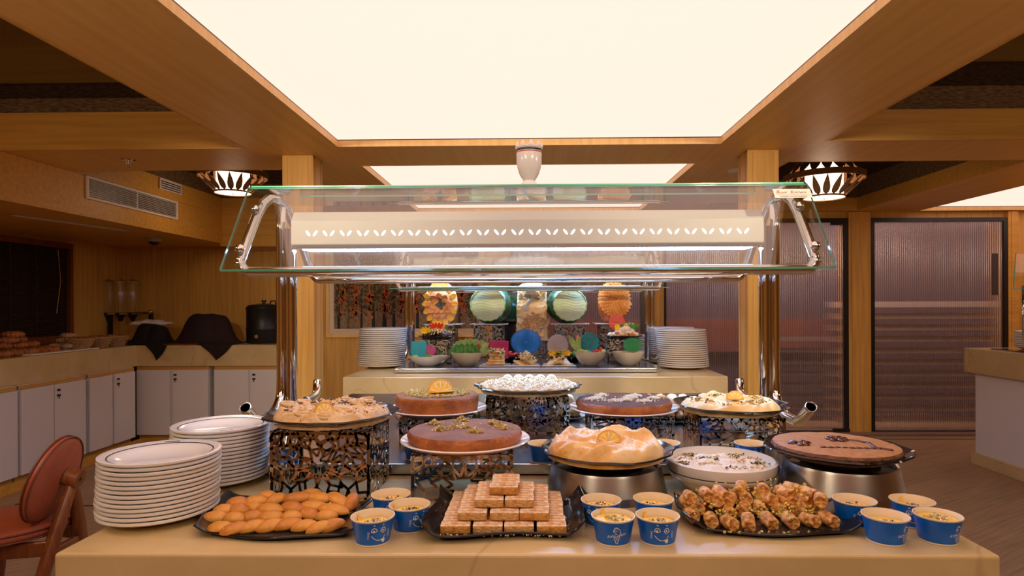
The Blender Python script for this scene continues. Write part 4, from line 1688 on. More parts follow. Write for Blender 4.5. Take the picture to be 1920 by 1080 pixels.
# --- 7, 8: steel ring risers with black platters
def riser_ring(label, c, r, h):
    t = thing('round_riser', label, 'riser', c, 0, 'brushed steel ring risers')
    MB().lathe([(r, 0), (r * .99, .004), (r * .90, h - .006), (r * .885, h), (r * .85, h - .001), (r * .84, h - .012)], 72, capb=True).build('steel_ring', 'brushed', t, smooth=30)
    MB().lathe([(r * .84, h - .010), (r * .5, h - .012), (0, h - .012)], 48, capb=False).build('black_well', 'black', t)
    MB().lathe([(r * .62, h - .012), (r * .62, h + .012), (0, h + .012)], 48, capb=False).build('black_burner_ring', 'black', t, smooth=30)
    return t


Y7 = 1.475
c = Vector((gy(1136, 900, Y7).x, Y7, ZC + .0005))
riser_ring('round brushed steel riser under the golden folded pastry', c, .143, .062)
pc = Vector((gy(1138, 868, Y7).x, Y7, c.z + .075))
slate_plate('black platter under the golden folded pastry in front', pc, .157, 4, .022)
t = thing('pastry', 'round golden folded pastry with sugar dust and orange peel, front centre on black platter', 'pastry', pc + Vector((-.003, 0, .0065)))
m = pastry(.140, .046, 9.1, fr=4.6, amp=.75, edge=.28, ridge=1.0, swirl=1.6)
m.build('pastry_body', 'filo_b', t, smooth=True)
orange_twist(t, (.004, -.032, m.hf(0, -.032) - .003), .028, -.2)
P = []
rg = random.Random(14)
for _ in range(350):
    a, q = rg.uniform(0, 6.28), .125 * math.sqrt(rg.uniform(0, .9))
    x, y = q * math.cos(a), q * math.sin(a)
    P.append((x, y, m.hf(x, y) + .0006))
crumbs('sugar_dust', t, ['coconut', 'lemon_pith'], P, (.0012, .0026), 9)

Y8 = 1.465
c = Vector((gy(1574, 905, Y8).x, Y8, ZC + .0005))
riser_ring('round brushed steel riser under the large flat tan cake', c, .137, .068)
pc = Vector((gy(1566, 852, Y8).x, Y8, c.z + .081))
slate_plate('black platter under the large flat tan cake at right', pc, .160, 5, .020)
t = cake('large flat tan cake with dark plum flowers drawn on top, at right', pc + Vector((-.001, 0, .006)), .1405, .024, 'cake_tan', 'cake_tan_side', 15, taper=.05)
rg = random.Random(15)
M['plum'] = mat('plum_slices', (.075, .014, .012), .2, coat=.6)
for (fx, fy, n) in ((-.085, -.010, 6), (.022, .035, 8)):
    mb = MB()
    for k in range(n):
        a = 2 * PI * k / n + rg.uniform(-.2, .2)
        Q = Matrix.Rotation(a, 3, 'Z')
        mb.blob((fx + .016 * math.cos(a), fy + .016 * math.sin(a), .0250), (.0125, .0085, .0045), 10, 7, Q, amp=.2, seed=k)
    mb.blob((fx, fy, .0265), (.007, .007, .004), 8, 5)
    mb.build('plum_flower', 'plum', t, smooth=True)
mb = MB()
for (u0, u1) in (((.045, .025), (.075, -.005)), ((.075, -.005), (.065, -.055)), ((.065, -.055), (.085, -.075)), ((-.05, -.05), (.07, -.065))):
    for i in range(9):
        u = i / 8
        mb.blob((u0[0] * (1 - u) + u1[0] * u, u0[1] * (1 - u) + u1[1] * u, .0245), (.0085, .0050, .0028), 7, 5, Matrix.Rotation(math.atan2(u1[1] - u0[1], u1[0] - u0[0]) + rg.uniform(-.3, .3), 3, 'Z'))
mb.build('plum_stem', 'plum', t, smooth=True)

# --- 9: white dish of coconut pudding
Y9 = 1.48
c = Vector((gy(1351, 900, Y9).x, Y9, ZC + .0005))
t = thing('pudding_bowl', 'deep white porcelain dish with a dark green line, between the two steel risers', 'bowl', c)
rb = .1275
MB().lathe([(rb * .60, 0), (rb * .66, .004), (rb * .80, .022), (rb * .83, .028), (rb * .93, .032), (rb * .985, .045), (rb, .066), (rb, .070), (rb * .955, .072), (rb * .945, .066), (rb * .93, .048), (0, .046)], 96).build('dish', 'porcelain', t, smooth=45)
MB().lathe([(rb * .9885, .0465), (rb * .9925, .0468), (rb * .9935, .0485), (rb * .990, .0487)], 96, capb=False).build('green_line', 'rimline', t)
t2 = thing('coconut_pudding', 'white coconut-covered pudding with pistachio patches inside the white dish', 'dessert', c + Vector((0, 0, .0475)))
mb = MB()
K = 30
rr0 = rb * .925


def fn(u, v):
    a = 2 * PI * u
    x, y = rr0 * v * math.cos(a), rr0 * v * math.sin(a)
    b = abs(math.sin(x * 58)) * abs(math.sin(y * 58 + .6))
    return (x, y, .001 + (.012 * b ** .5 + .003 * noise.noise(Vector((x * 120, y * 120, 1)))) * (1 - v ** 6) + .004)


mb.grid(fn, 80, K, wrapu=True)
mb.build('coconut_surface', 'coconut', t2, smooth=True)
P1_, P2_ = [], []
for (hx, hy, w_) in ((-.055, .075, 1), (-.02, .035, 1), (.055, .07, 1), (.025, -.045, 1), (.09, -.01, 1), (-.095, -.005, 1), (-.075, .035, 0), (.03, .06, 0), (-.03, -.01, 0), (.045, .012, 0), (.085, .035, 0), (.07, -.045, 0)):
    for _ in range(70):
        x, y = hx + rg.gauss(0, .012), hy + rg.gauss(0, .007)
        if math.hypot(x, y) < rr0 * .96:
            (P1_ if w_ else P2_).append((x, y, .0125 + rg.uniform(-.002, .003)))
crumbs('pistachio_patches', t2, ['pist', 'pist', 'nutdark'], P1_, (.002, .0045), 16)
crumbs('nut_patches', t2, ['nut', 'lemon_pith'], P2_, (.002, .004), 17)


# ------------------------------------------------------------------ wavy black trays
def slate_tray(label, c4, z, seed, lift=.022):
    """c4: four base corners (front-left, front-right, back-right, back-left), as (x, y)"""
    rg = random.Random(seed)
    ph = rg.uniform(0, 6)
    cx = sum(p[0] for p in c4) / 4
    cy = sum(p[1] for p in c4) / 4
    t = MB()
    L = [(p[0] - cx, p[1] - cy) for p in c4]

    def fn(u, v):
        e = max(abs(u - .5), abs(v - .5)) * 2
        x = (L[0][0] * (1 - u) + L[1][0] * u) * (1 - v) + (L[3][0] * (1 - u) + L[2][0] * u) * v
        y = (L[0][1] * (1 - u) + L[1][1] * u) * (1 - v) + (L[3][1] * (1 - u) + L[2][1] * u) * v
        # sides bow gently, corners stay sharp and lift
        y += .010 * math.sin(u * 2 * PI + ph) * (1 if v < .5 else -1) * (abs(v - .5) * 2) ** 2
        x += .006 * math.sin(v * 2 * PI + ph) * (abs(u - .5) * 2) ** 2
        lx, ly = abs(u - .5) * 2, abs(v - .5) * 2
        zz = .003 + lift * (.30 * max(lx, ly) ** 6 + .75 * (max(0, lx - .80) / .20) ** 1.5 + .25 * (lx * ly) ** 6) + .0015 * math.sin(u * 9 + ph) * ly ** 4
        return (x, y, zz)
    t.grid(fn, 48, 26)
    o = t.build('serving_tray', 'slate', loc=(cx, cy, z + .0015), smooth=True, solid=.004)
    return tag(o, label, 'tray')


def G2(px, py, z=ZC):
    p = gz(px, py, z)
    return (p.x, p.y)


slate_tray('wavy black tray of golden biscuits in front of the tallest stand', [G2(352, 1000, .872), G2(655, 1010, .866), G2(697, 936, .875), G2(425, 928, .868)], ZC, 3, .014)
slate_tray('wavy black tray under the wafer pyramid, front centre', [G2(790, 1006, .870), G2(1101, 1006, .870), G2(1090, 938, .872), G2(828, 936, .872)], ZC, 5, .030)
slate_tray('wavy black tray under the syrup sponge pieces, front right', [G2(1302, 1003, .866), G2(1620, 1000, .870), G2(1565, 940, .868), G2(1257, 937, .870)], ZC, 8, .018)


# ------------------------------------------------------------------ golden biscuits
def biscuit(nm, seed, mt):
    m = MB()
    rg = random.Random(seed)

    def fn(u, v):
        a = 2 * PI * u
        t_ = -1 + 2 * v
        w = max(0.0, 1 - abs(t_) ** 2.3) ** .62
        x = .0275 * t_
        y = .0150 * w * math.cos(a)
        z = (.0150 if math.sin(a) > 0 else .0075) * w * math.sin(a)
        k = 1 + .05 * noise.noise(Vector((x * 60, y * 60, z * 60 + seed)))
        return (x, y * k, z * k)
    m.grid(fn, 18, 16, wrapu=True)
    o = m.build(nm, mt, smooth=True)
    return o


# pixel positions (of the centre), pixel length scale and turn in the picture, row by row
rows = [
    ('front row', 0.000, [(415, 988, 1.0, -3), (442, 990, 1.05, 20), (474, 986, 1.05, 22), (508, 984, 1.05, 22), (541, 982, 1.05, 20), (571, 985, .95, 15), (600, 988, 1.0, 24), (620, 984, 1.1, 26)]),
    ('second row', 0.0, [(405, 968, 1.0, 0), (440, 970, .9, -8), (474, 967, .9, 12), (508, 968, 1.0, 6), (546, 967, .85, 4), (580, 962, .9, -28), (612, 966, .85, 5)]),
    ('third row', .004, [(420, 955, .85, 4), (448, 954, .85, -6), (476, 948, .9, -24), (506, 953, 1.1, -8), (548, 950, 1.0, -14), (588, 948, 1.2, -6), (625, 954, 1.35, -16)]),
    ('back row', .012, [(446, 941, .9, 3), (480, 938, 1.0, 8), (517, 935, .9, 35), (560, 932, 1.45, 5), (598, 932, 1.2, -12), (634, 935, 1.5, -38), (660, 938, 1.0, -80), (500, 929, .8, 10), (585, 925, .9, -5)]),
]
bis = [biscuit('biscuit', 1, 'cookie'), biscuit('biscuit', 2, 'cookie_b'), biscuit('biscuit', 3, 'cookie')]
used = 0
rg = random.Random(4)
for rn, dz, lst in rows:
    for i, (px, py, sc, ang) in enumerate(lst):
        base = bis[used % 3]
        z = ZC + .0115 + dz + .001
        p = gz(px, py, z + .004)
        if used < 3:
            o = base
        else:
            o = base.copy()
            COL.objects.link(o)
        o.location = (p.x, p.y, z)
        o.scale = (min(sc, 1.35), .95 + .1 * rg.random(), 1)
        o.rotation_euler = (rg.uniform(-.15, .15), -R(ang) * .25, R(ang) * 1.2 + .12)
        pos = ORD[i] + ' from the left'
        tag(o, 'golden boat-shaped biscuit on the wavy black tray, %s, %s' % (rn, pos), 'biscuit', 'golden biscuits on the left black tray')
        used += 1

# ------------------------------------------------------------------ wafer pyramid
WB = (.0555, .030, .0178)


def wafer(k):
    m = MB()
    a, b, c = WB[0] / 2, WB[1] / 2, WB[2]
    rg_ = random.Random(k)

    def fn(u, v):
        # rounded slab cross-section swept along x
        th = 2 * PI * v
        sy, sz = math.copysign(abs(math.cos(th)) ** .35, math.cos(th)), math.copysign(abs(math.sin(th)) ** .35, math.sin(th))
        x = -a + 2 * a * u
        e = 1 - .05 * (abs(2 * u - 1) ** 10)
        n_ = 1 + .03 * noise.noise(Vector((x * 90 + k * 9, sy * 2, sz * 2)))
        return (x, sy * b * e * n_, c / 2 + sz * c / 2 * e * n_)
    m.grid(lambda u, v: fn(v, u), 24, 12, wrapu=True)
    base = len(m.v)
    m.f.append(tuple(range(24))[::-1])
    m.mi.append(0)
    m.f.append(tuple(12 * 24 + j for j in range(24)))
    m.mi.append(0)
    # upper faces take the sugared material
    for i, f in enumerate(m.f):
        zc = sum(m.v[j][2] for j in f) / len(f)
        m.mi[i] = 1 if zc > c * .86 else 0
    o = m.build('wafer_bar', ['wafer' if k % 3 else 'wafer_d', 'wafer_top'], smooth=50)
    # ridges of the folded sheets on top
    r_ = MB()
    for j in range(3):
        y = -b * .55 + j * b * .55
        r_.tube([(-a * .94, y, c), (0, y + .001, c + .0008), (a * .94, y, c)], .0013, 5)
    r_.build('folded_ridges', 'wafer_top', o, smooth=True)
    tag(o, kind='thing')
    return o


wproto = [wafer(k) for k in range(3)]
for w_ in wproto:
    KIDS[w_.name] = [(c, []) for c in w_.children]
pc_ = gz(944, 1000, ZC + .006)
cnt = 0
rg = random.Random(21)
z0 = ZC + .0065
LAY = [(4, 7), (3, 6), (2, 4), (1, 3)]
lname = ['bottom layer', 'second layer', 'third layer', 'top layer']
ci_n = {4: ['left column', 'inner left column', 'inner right column', 'right column'], 3: ['left column', 'middle column', 'right column'], 2: ['left column', 'right column'], 1: ['single column']}
wx0 = gz(945, 992, z0).x
wy0 = gz(945, 1003, z0).y
for li, (nc, nr) in enumerate(LAY):
    for r_ in range(nr):
        for c_ in range(nc):
            # hidden innards of the pile are left out
            x = wx0 + (c_ - (nc - 1) / 2) * (WB[0] + .0045)
            y = wy0 + WB[1] / 2 + li * .017 + r_ * (WB[1] + .001)
            z = z0 + li * (WB[2] + .0016)
            k = cnt % 3
            lb = 'nut-dusted wafer bar in the pyramid, %s, %s, %s from the front' % (lname[li], ci_n[nc][c_], ORD[r_])
            loc = (x + rg.uniform(-.0015, .0015), y, z)
            rz_ = rg.uniform(-.05, .05)
            if cnt < 3:
                o = wproto[k]
                o.location = loc
                o.rotation_euler = (0, 0, rz_)
                tag(o, lb, 'pastry bar', 'wafer bars in the pyramid')
            else:
                o = dup(wproto[k], loc, rz_, lb, 'wafer bars in the pyramid')
                o['category'] = 'pastry bar'
            cnt += 1
            # keep clear of the cup/riser behind
P = []
for _ in range(260):
    P.append((wx0 + rg.uniform(-.125, .135), wy0 + rg.uniform(-.012, .03) if rg.random() < .6 else wy0 + rg.uniform(0, .2), ZC + .0085))
P = [(x, y, z) for x, y, z in P if y < wy0 or x > wx0 + .122]
o = crumbs('nut_crumbs', None, ['lemon_pith', 'nut', 'pist'], P, (.002, .0042), 5)
tag(o, 'scattered chopped nuts on the tray around the wafer pyramid', 'nuts')

# ------------------------------------------------------------------ syrup sponge pieces
sp = []
for k in range(4):
    m = MB()

    def fn(u, v, k=k):
        a = 2 * PI * u
        r = .0128 * (1 + .10 * noise.noise(Vector((math.cos(a) * 1.6 + k * 5, math.sin(a) * 1.6, v * 3))) + .07 * noise.noise(Vector((math.cos(a) * 7 + k * 5, math.sin(a) * 7, v * 14))))
        vv = 0 if v < .07 else (1 if v > .93 else (v - .07) / .86)
        y = -.019 + .038 * vv
        e = (v / .07) if v < .07 else ((1 - v) / .07 if v > .93 else 1)
        if e < .02:
            e = 0
        return (r * math.cos(a) * e, y + .0012 * math.sin(a * 5) * e, r * math.sin(a) * e)
    m.grid(fn, 24, 16, wrapu=True)
    o = m.build('sponge_piece', 'syrup', smooth=45)
    sp.append(o)
rows = [
    ('front row', .0, 0, [(1337, 984), (1372, 989), (1408, 988), (1447, 985), (1487, 984), (1524, 984), (1560, 982)]),
    ('second row', .004, 0, [(1300, 972), (1312, 960), (1365, 964), (1398, 962), (1428, 960), (1462, 961), (1488, 958), (1512, 961), (1539, 958)]),
    ('third row', .018, 0, [(1292, 950), (1345, 948), (1371, 946), (1402, 941), (1446, 944), (1480, 946), (1516, 944)]),
    ('back row', .030, 0, [(1296, 940), (1328, 935), (1356, 933), (1392, 925), (1436, 925), (1476, 932), (1492, 924), (1522, 933), (1545, 945)]),
]
cnt = 0
rg = random.Random(31)
for rn, dz, _, lst in rows:
    for i, (px, py) in enumerate(lst):
        k = cnt % 4
        z = ZC + .0135 + dz
        p = gz(px, py, z)
        if cnt < 4:
            o = sp[k]
        else:
            o = sp[k].copy()
            COL.objects.link(o)
        o.location = (p.x, p.y + .014, z + .004)
        o.scale = (1.0, 1.0, 1.0)
        lim = rg.choice([-.35, -.15, .05, .2, .4]) if dz > 0 else rg.uniform(-.3, .25)
        o.rotation_euler = (rg.uniform(-.2, .35), rg.uniform(0, 3), lim)
        tag(o, 'amber syrup-soaked sponge piece on the right black tray, %s, %s from the left' % (rn, ORD[i]), 'sweet', 'syrup sponge pieces on the right tray')
        cnt += 1
# inner supporting pieces of the pile
for j, (px, py, dz) in enumerate([(1330, 955, .004), (1365, 950, .004), (1400, 948, .005), (1440, 948, .005), (1480, 948, .005), (1515, 950, .005), (1350, 940, .008), (1395, 938, .012), (1440, 936, .012), (1485, 938, .012), (1525, 945, .004)]):
    o = sp[j % 4].copy()
    COL.objects.link(o)
    z = ZC + .0135 + dz
    p = gz(px, py, z)
    o.location = (p.x, p.y + .03, z)
    o.rotation_euler = (0, j * .7, .15 * (j % 3))
    tag(o, 'amber sponge piece buried inside the pile, %s from the left' % ORD[j], 'sweet', 'sponge pieces inside the pile')
P = []
for _ in range(260):
    py = rg.uniform(928, 984)
    px = rg.uniform(1300, 1555) if py > 945 else rg.uniform(1335, 1515)
    p = gz(px, py, ZC + .03)
    P.append((p.x, p.y + .008, ZC + (.012 if py > 981 else .036 + rg.uniform(-.010, .014) + (.012 if py < 950 else 0))))
o = crumbs('pistachio_crumbs', None, ['pist', 'pist', 'custard'], P, (.0025, .0055), 6)
tag(o, 'chopped pistachio strewn over the syrup sponge pieces', 'nuts')

# ------------------------------------------------------------------ blue paper cups
CH, CRT, CRB = .048, .0407, .0315


def cup_r(z):
    return CRB + (CRT - .0014 - CRB) * z / CH


def decal(m, a0, cu, cv, pts, w=.0007, closed=False):
    """stroke on the cup wall; pts in metres around (cu, cv); a0 = facing angle"""
    n = len(pts)
    L, Rr = [], []
    for i in range(n):
        p = Vector(pts[i])
        a = Vector(pts[(i - 1) % n] if (closed or i) else pts[i])
        b = Vector(pts[(i + 1) % n] if (closed or i < n - 1) else pts[i])
        t_ = (b - a)
        t_ = t_.normalized() if t_.length else Vector((1, 0))
        nn = Vector((-t_.y, t_.x)) * w
        for lst, q in ((L, p + nn), (Rr, p - nn)):
            u, v = cu + q.x, cv + q.y
            r = cup_r(v) + .0004
            an = a0 + u / r
            lst.append((r * math.cos(an), r * math.sin(an), v))
    fs = [(i, (i + 1) % n, n + (i + 1) % n, n + i) for i in range(n if closed else n - 1)]
    m.add(L + Rr, fs)


def fill(m, a0, cu, cv, pts):
    vs = []
    for x, y in pts:
        r = cup_r(cv + y) + .0004
        an = a0 + (cu + x) / r
        vs.append((r * math.cos(an), r * math.sin(an), cv + y))
    m.add(vs, [tuple(range(len(pts)))])


def circ(cx, cy, rx, ry, n=14, a0=0, a1=2 * PI):
    return [(cx + rx * math.cos(a0 + (a1 - a0) * i / (n - 1)), cy + ry * math.sin(a0 + (a1 - a0) * i / (n - 1))) for i in range(n)]


tx_mesh = text('Ice Cream', .0082, None, None, None, ext=0, shear=.35)
tx_mesh2 = text('Delice', .0055, None, None, None, ext=0, shear=.2)


def text_on(m, me, a0, cu, cv, rot=0.0):
    vs = []
    ca, sa = math.cos(rot), math.sin(rot)
    for v in me.vertices:
        x, y = v.co.x * ca - v.co.y * sa, v.co.x * sa + v.co.y * ca
        zz = cv + y
        r = cup_r(zz) + .0006
        an = a0 + (cu + x) / r
        vs.append((r * math.cos(an), r * math.sin(an), zz))
    m.add(vs, [tuple(p.vertices) for p in me.polygons])


def cup_kids(t, kind):
    pass


def make_cup(fill_kind):
    t = thing('paper_cup', '', 'cup')
    MB().lathe([(CRB, .0025), (cup_r(CH - .003), CH - .003)], 64, capb=False).build('printed_sleeve', 'cup_blue', t, smooth=True)
    MB().lathe([(CRB - .001, 0), (CRB + .0002, 0), (CRB + .0004, .0028), (CRB - .002, .0028)], 64, capb=True).build('cup_base', 'cup_card', t, smooth=40)
    MB().lathe([(CRT - .0028, CH - .004), (CRT - .0012, CH - .0035), (CRT, CH - .0015), (CRT - .0003, CH - .0002), (CRT - .0018, CH), (CRT - .0030, CH - .002), (CRT - .0042, CH - .012), (CRB - .0005, .004), (0, .004)], 64, capb=False).build('cup_lining', 'cup_card', t, smooth=50)
    m = MB()
    # face side (local angle -90 degrees)
    a0 = -PI / 2
    for s_, w_ in ((-1, 1.0), (1, .85)):
        decal(m, a0, s_ * .0085, .0290, circ(0, 0, .0050 * w_, .0062, 16, .0, PI * 1.05))
        decal(m, a0, s_ * .0085, .0290, [(-.0055, .0005), (-.001, -.002 - .002 * (s_ > 0)), (.0055, .0)])
        fill(m, a0, s_ * .0085 - .0005, .0300, circ(0, 0, .0016, .0020, 9)[:-1])
        fill(m, a0, s_ * .0085, .0405, [(-.0018, -.0008), (.0018, -.0012), (.0018, .0006), (-.0018, .0010)])
    decal(m, a0, 0, .0180, [(-.013, .003), (-.009, -.002), (-.004, -.0055), (.002, -.0065), (.008, -.0055), (.012, .0025)], .0006)
    fill(m, a0, .0085, .0118, [(-.0045, .0015), (.0035, .0025), (.0035, -.003), (.001, -.0055), (-.002, -.0045)])
    text_on(m, tx_mesh2, a0, .0215, .022, PI / 2)
    text_on(m, tx_mesh2, a0, -.0205, .022, -PI / 2)
    # cone side
    a0 = PI / 2
    decal(m, a0, 0, .0190, [(-.0055, .0), (-.0005, -.0125), (.0012, -.0125), (.0055, .0)], .0005)
    decal(m, a0, 0, .0190, [(-.003, .0), (.003, -.0075)], .0003)
    decal(m, a0, 0, .0190, [(.003, .0), (-.003, -.0075)], .0003)
    decal(m, a0, 0, .0250, circ(0, 0, .0078, .0055, 18, -PI * .9, PI * .25), .0005)
    decal(m, a0, 0, .0300, circ(0, 0, .0062, .0055, 18, -PI * .1, PI * 1.1), .0005)
    decal(m, a0, -.001, .0330, circ(0, 0, .0040, .0042, 14, .2, PI * 1.3), .0005)
    decal(m, a0, -.0015, .0290, circ(0, 0, .0028, .0022, 14, .2, PI * 1.6), .0005)
    text_on(m, tx_mesh, a0, 0, .0195, .16)
    m.build('white_print', 'cup_print', t)
    # filling
    zf = CH - .0155 if fill_kind != 3 else CH - .009
    rf = cup_r(zf) - .0028
    seed = fill_kind * 3.1 + 1
    m = MB()
    m.grid(lambda u, v: (rf * v * math.cos(2 * PI * u), rf * v * math.sin(2 * PI * u), zf + .0018 * noise.noise(Vector((v * math.cos(2 * PI * u) * 2, v * math.sin(2 * PI * u) * 2, seed)))), 40, 8, wrapu=True)
    m.grid(lambda u, v: ((cup_r(zf + .010 * v) - .0030) * math.cos(1.1 + seed + .22 * (u - .5) * (1 - .5 * v)), (cup_r(zf + .010 * v) - .0030) * math.sin(1.1 + seed + .22 * (u - .5) * (1 - .5 * v)), zf + .011 * v), 4, 3)
    m.build('custard_filling', 'custard', t, smooth=True)
    rg = random.Random(fill_kind)
    P = heap(rg, rg.uniform(-.006, .006), rg.uniform(-.006, .004), .021, 85, zf + .001, .005)
    P = [q for q in P if math.hypot(q[0], q[1]) < rf - .002]
    crumbs('nut_topping', t, ['nut', 'pist', 'nutdark', 'lemon_pith'] if fill_kind != 3 else ['nut', 'lemon_pith', 'coconut', 'pist'], P, (.002, .0048), fill_kind)
    return t


def place_cups():
    protos = []
    ZR = ZC + CH
    lst = [  # rim centre pixel, level, turn (0 = face to camera), filling, label
        (699, 966, ZC, .55, 0, 'blue paper cup with a smiling face, nearest of the three beside the biscuits'),
        (733, 925.5, ZC, .35, 1, 'blue paper cup of custard, rearmost of the three beside the biscuits'),
        (768, 945, ZC, .75, 2, 'blue paper cup touching the left corner of the wafer tray'),
        (1149.5, 965.6, ZC, PI + .05, 3, 'blue paper cup with cone logo and green nuts, between the trays'),
        (1233, 965, ZC, .02, 0, 'blue paper cup with winking tongue-out face, beside the cone-logo cup'),
        (1127, 936, ZC, -.55, 1, 'blue paper cup behind the cone-logo cup, right of the wafer tray'),
        (1225, 934, ZC, PI - .6, 2, 'blue paper cup behind the winking-face cup, by the white dish'),
        (1602, 936, ZC, .05, 1, 'blue paper cup behind the right tray corner, leftmost of four'),
        (1710, 937, ZC, -.45, 2, 'blue paper cup at the back right, in front of the bare floor'),
        (1660, 965, ZC, PI + .55, 0, 'blue paper cup with cone logo, next to the right tray tip'),
        (1758, 964, ZC, PI + .45, 3, 'blue paper cup at the counter corner, rightmost of all cups'),
        (1018, 830, ZL, .9, 1, 'blue paper cup on the steel deck left of the golden pastry'),
        (1246, 829, ZL, -.3, 2, 'blue paper cup on the steel deck behind the white dish'),
        (1407, 830, ZL, .2, 0, 'blue paper cup on the steel deck behind the white dish, near the right riser'),
        (540, 834, ZL, .3, 2, 'blue paper cup seen through the tallest steel stand'),
        (783, 826, ZL, 1.6, 0, 'blue paper cup on the steel deck behind the pistachio-heap cake'),
    ]
    for i, (px, py, zb, rz, kd, lb) in enumerate(lst):
        p = gz(px, py, zb + CH)
        loc = (p.x, p.y, zb + .0006)
        if kd not in [q[0] for q in protos]:
            t = make_cup(kd)
            t.location = loc
            t.rotation_euler = (0, 0, rz)
            t['label'] = lb
            t['group'] = 'blue paper cups of custard'
            protos.append((kd, t))
        else:
            dup([q[1] for q in protos if q[0] == kd][0], loc, rz, lb, 'blue paper cups of custard')


place_cups()


# ------------------------------------------------------------------ sweets at the back of the steel deck, seen between the stands
def low_tray(label, x0, x1, y0, y1, z=ZL):
    return slate_tray(label, [(x0, y0), (x1, y0), (x1, y1), (x0, y1)], z, 4, .012)


TB = (gy(886, 780, 2.2).x, gy(1100, 780, 2.2).x)
low_tray('black tray of white rolled sweets behind the middle stand', TB[0], TB[1], 2.15, 2.42)
roll = MB()
P = []
roll.lathe([(.004, 0), (.007, .0005), (.010, .0), (.0185, .001), (.0195, .006), (.0195, .054), (.0185, .059), (.004, .060)], 22)
rl = roll.build('rolled_sweet', mat('coconut_roll', (.80, .74, .60), .8, bump=.6, bscale=120), smooth=50)
sw = MB()
pts = []
for i in range(34):
    a = i * .45
    r = .004 + i * .00038
    pts.append((r * math.cos(a), r * math.sin(a), -.0003))
sw.tube(pts, .0010, 5)
sw.build('spiral_filling', 'nut', rl)
KIDS[rl.name] = [(c, []) for c in rl.children]
k = 0
rowsn = ['bottom', 'second', 'third', 'top']
for li, nn in enumerate((9, 8, 7, 5)):
    for i in range(nn):
        x = (TB[0] + TB[1]) / 2 + (i - (nn - 1) / 2) * .0405
        lb = 'white coconut roll on the tray behind the middle stand, %s layer, %s from the left' % (rowsn[li], ORD[i])
        loc = (x, 2.20 + li * .012, ZL + .0065 + .0205 + li * .0345)
        if k == 0:
            rl.location = loc
            rl.rotation_euler = (-PI / 2, 0, 0)
            tag(rl, lb, 'sweet', 'white coconut rolls')
        else:
            q = dup(rl, loc, None, lb, 'white coconut rolls')
            q['category'] = 'sweet'
            q.rotation_euler = (-PI / 2, 0, 0)
        k += 1


def chunk_pile(nm, what, tx0, tx1, y0, y1, mats, r, n_l, group, seed, grp_cat='sweet'):
    low_tray('black tray of %s' % what, tx0, tx1, y0, y1)
    rg = random.Random(seed)
    base = []
    for k, mt in enumerate(mats):
        base.append(MB().blob((0, 0, 0), (r, r * .9, r * .8), 12, 8, amp=.25, seed=k + seed, fr=2.4).build(nm, mt, smooth=True))
    c = 0
    ln = ['bottom layer', 'middle layer', 'top layer']
    rn = ['front row', 'middle row', 'rear row']
    for li in range(len(n_l)):
        nx, ny = n_l[li]
        for j in range(ny):
            for i in range(nx):
                x = (tx0 + tx1) / 2 + (i - (nx - 1) / 2) * r * 2.05 + rg.uniform(-.002, .002)
                y = (y0 + y1) / 2 + (j - (ny - 1) / 2) * r * 2.0
                z = ZL + .007 + r * .8 + li * r * 1.35
                k = rg.randrange(len(base)) if c >= len(base) else c
                o = base[k]
                if c >= len(base):
                    o = o.copy()
                    COL.objects.link(o)
                o.location = (x, y, z)
                o.rotation_euler = (0, 0, rg.uniform(0, 6))
                tag(o, '%s, %s, %s, %s from left' % (what, ln[li], rn[j], ORD[i]), grp_cat, group)
                c += 1


M['red_fruit'] = mat('red_glaze', (.42, .035, .02), .25)
M['brownball'] = mat('brown_glazed', (.22, .075, .02), .3, var=.3, vscale=50)
M['apricot'] = mat('apricot_ball', (.66, .27, .08), .5, var=.2, vscale=50)
a_, b_ = gy(752, 780, 2.2).x, gy(868, 780, 2.2).x
chunk_pile('glazed_sweet', 'glazed sweet behind the tall cake', a_, b_, 2.10, 2.24, ['brownball', 'red_fruit', 'brownball', 'filo_a'], .019, [(6, 3), (5, 2), (4, 1)], 'glazed sweets behind the tall cake', 3)
a_, b_ = gy(1160, 780, 2.2).x, gy(1318, 780, 2.2).x
chunk_pile('apricot_ball', 'ball sweet behind the dark cake', a_, b_, 2.10, 2.28, ['apricot', 'filo_c', 'apricot', 'nut'], .019, [(8, 3), (7, 3), (5, 2)], 'apricot balls behind the dark cake', 4)


# ------------------------------------------------------------------ far buffet: stands, bowls, carved fruit
def fx(px, Y):
    return gy(px, 600, Y).x


def fz(py, Y, px=995):
    return gy(px, py, Y).z


YR = 4.62          # depth of the carved pieces
fst = []
for i, (xl, xr, lb) in enumerate(((797, 852, 'leftmost far stand, under the carved orange papaya'), (888, 944, 'far stand under the left watermelon'), (972, 1026, 'far stand under the tall cream carving'),
                                  (1040, 1098, 'far stand under the right watermelon'), (1126, 1180, 'far stand under the dahlia-carved fruit'))):
    a, b = fx(xl, YR - .11), fx(xr, YR - .11)
    zt = fz(609 if i != 2 else 639, YR - .1)
    st = stand('dark laser-cut steel ' + lb, Vector(((a + b) / 2, YR, ZL + .0008)), b - a, .20, zt - ZL, 0, 100 + i * 7, 'cutsteel_m', bar=.0085, R0=.066)
    fst.append(((a + b) / 2, zt))
    pw = .142 if i != 2 else .135
    m = MB()
    pp = [(-pw, -.09), (-pw + .03, -.115), (pw - .03, -.115), (pw, -.09), (pw, .09), (pw - .03, .115), (-pw + .03, .115), (-pw, .09)]
    m.prism(pp, 0, .006)
    tag(m.build('serving_plate', 'porcelain_w', loc=((a + b) / 2 + (.02 if i == 0 else 0), YR, zt + .002), bevel=.002), 'flat white plate on the ' + lb.split(',')[0].replace('leftmost far stand', 'leftmost far stand') + (', %s of five' % ORD[i] if i in (0,) else ''), 'plate', 'white plates under the carved fruit')


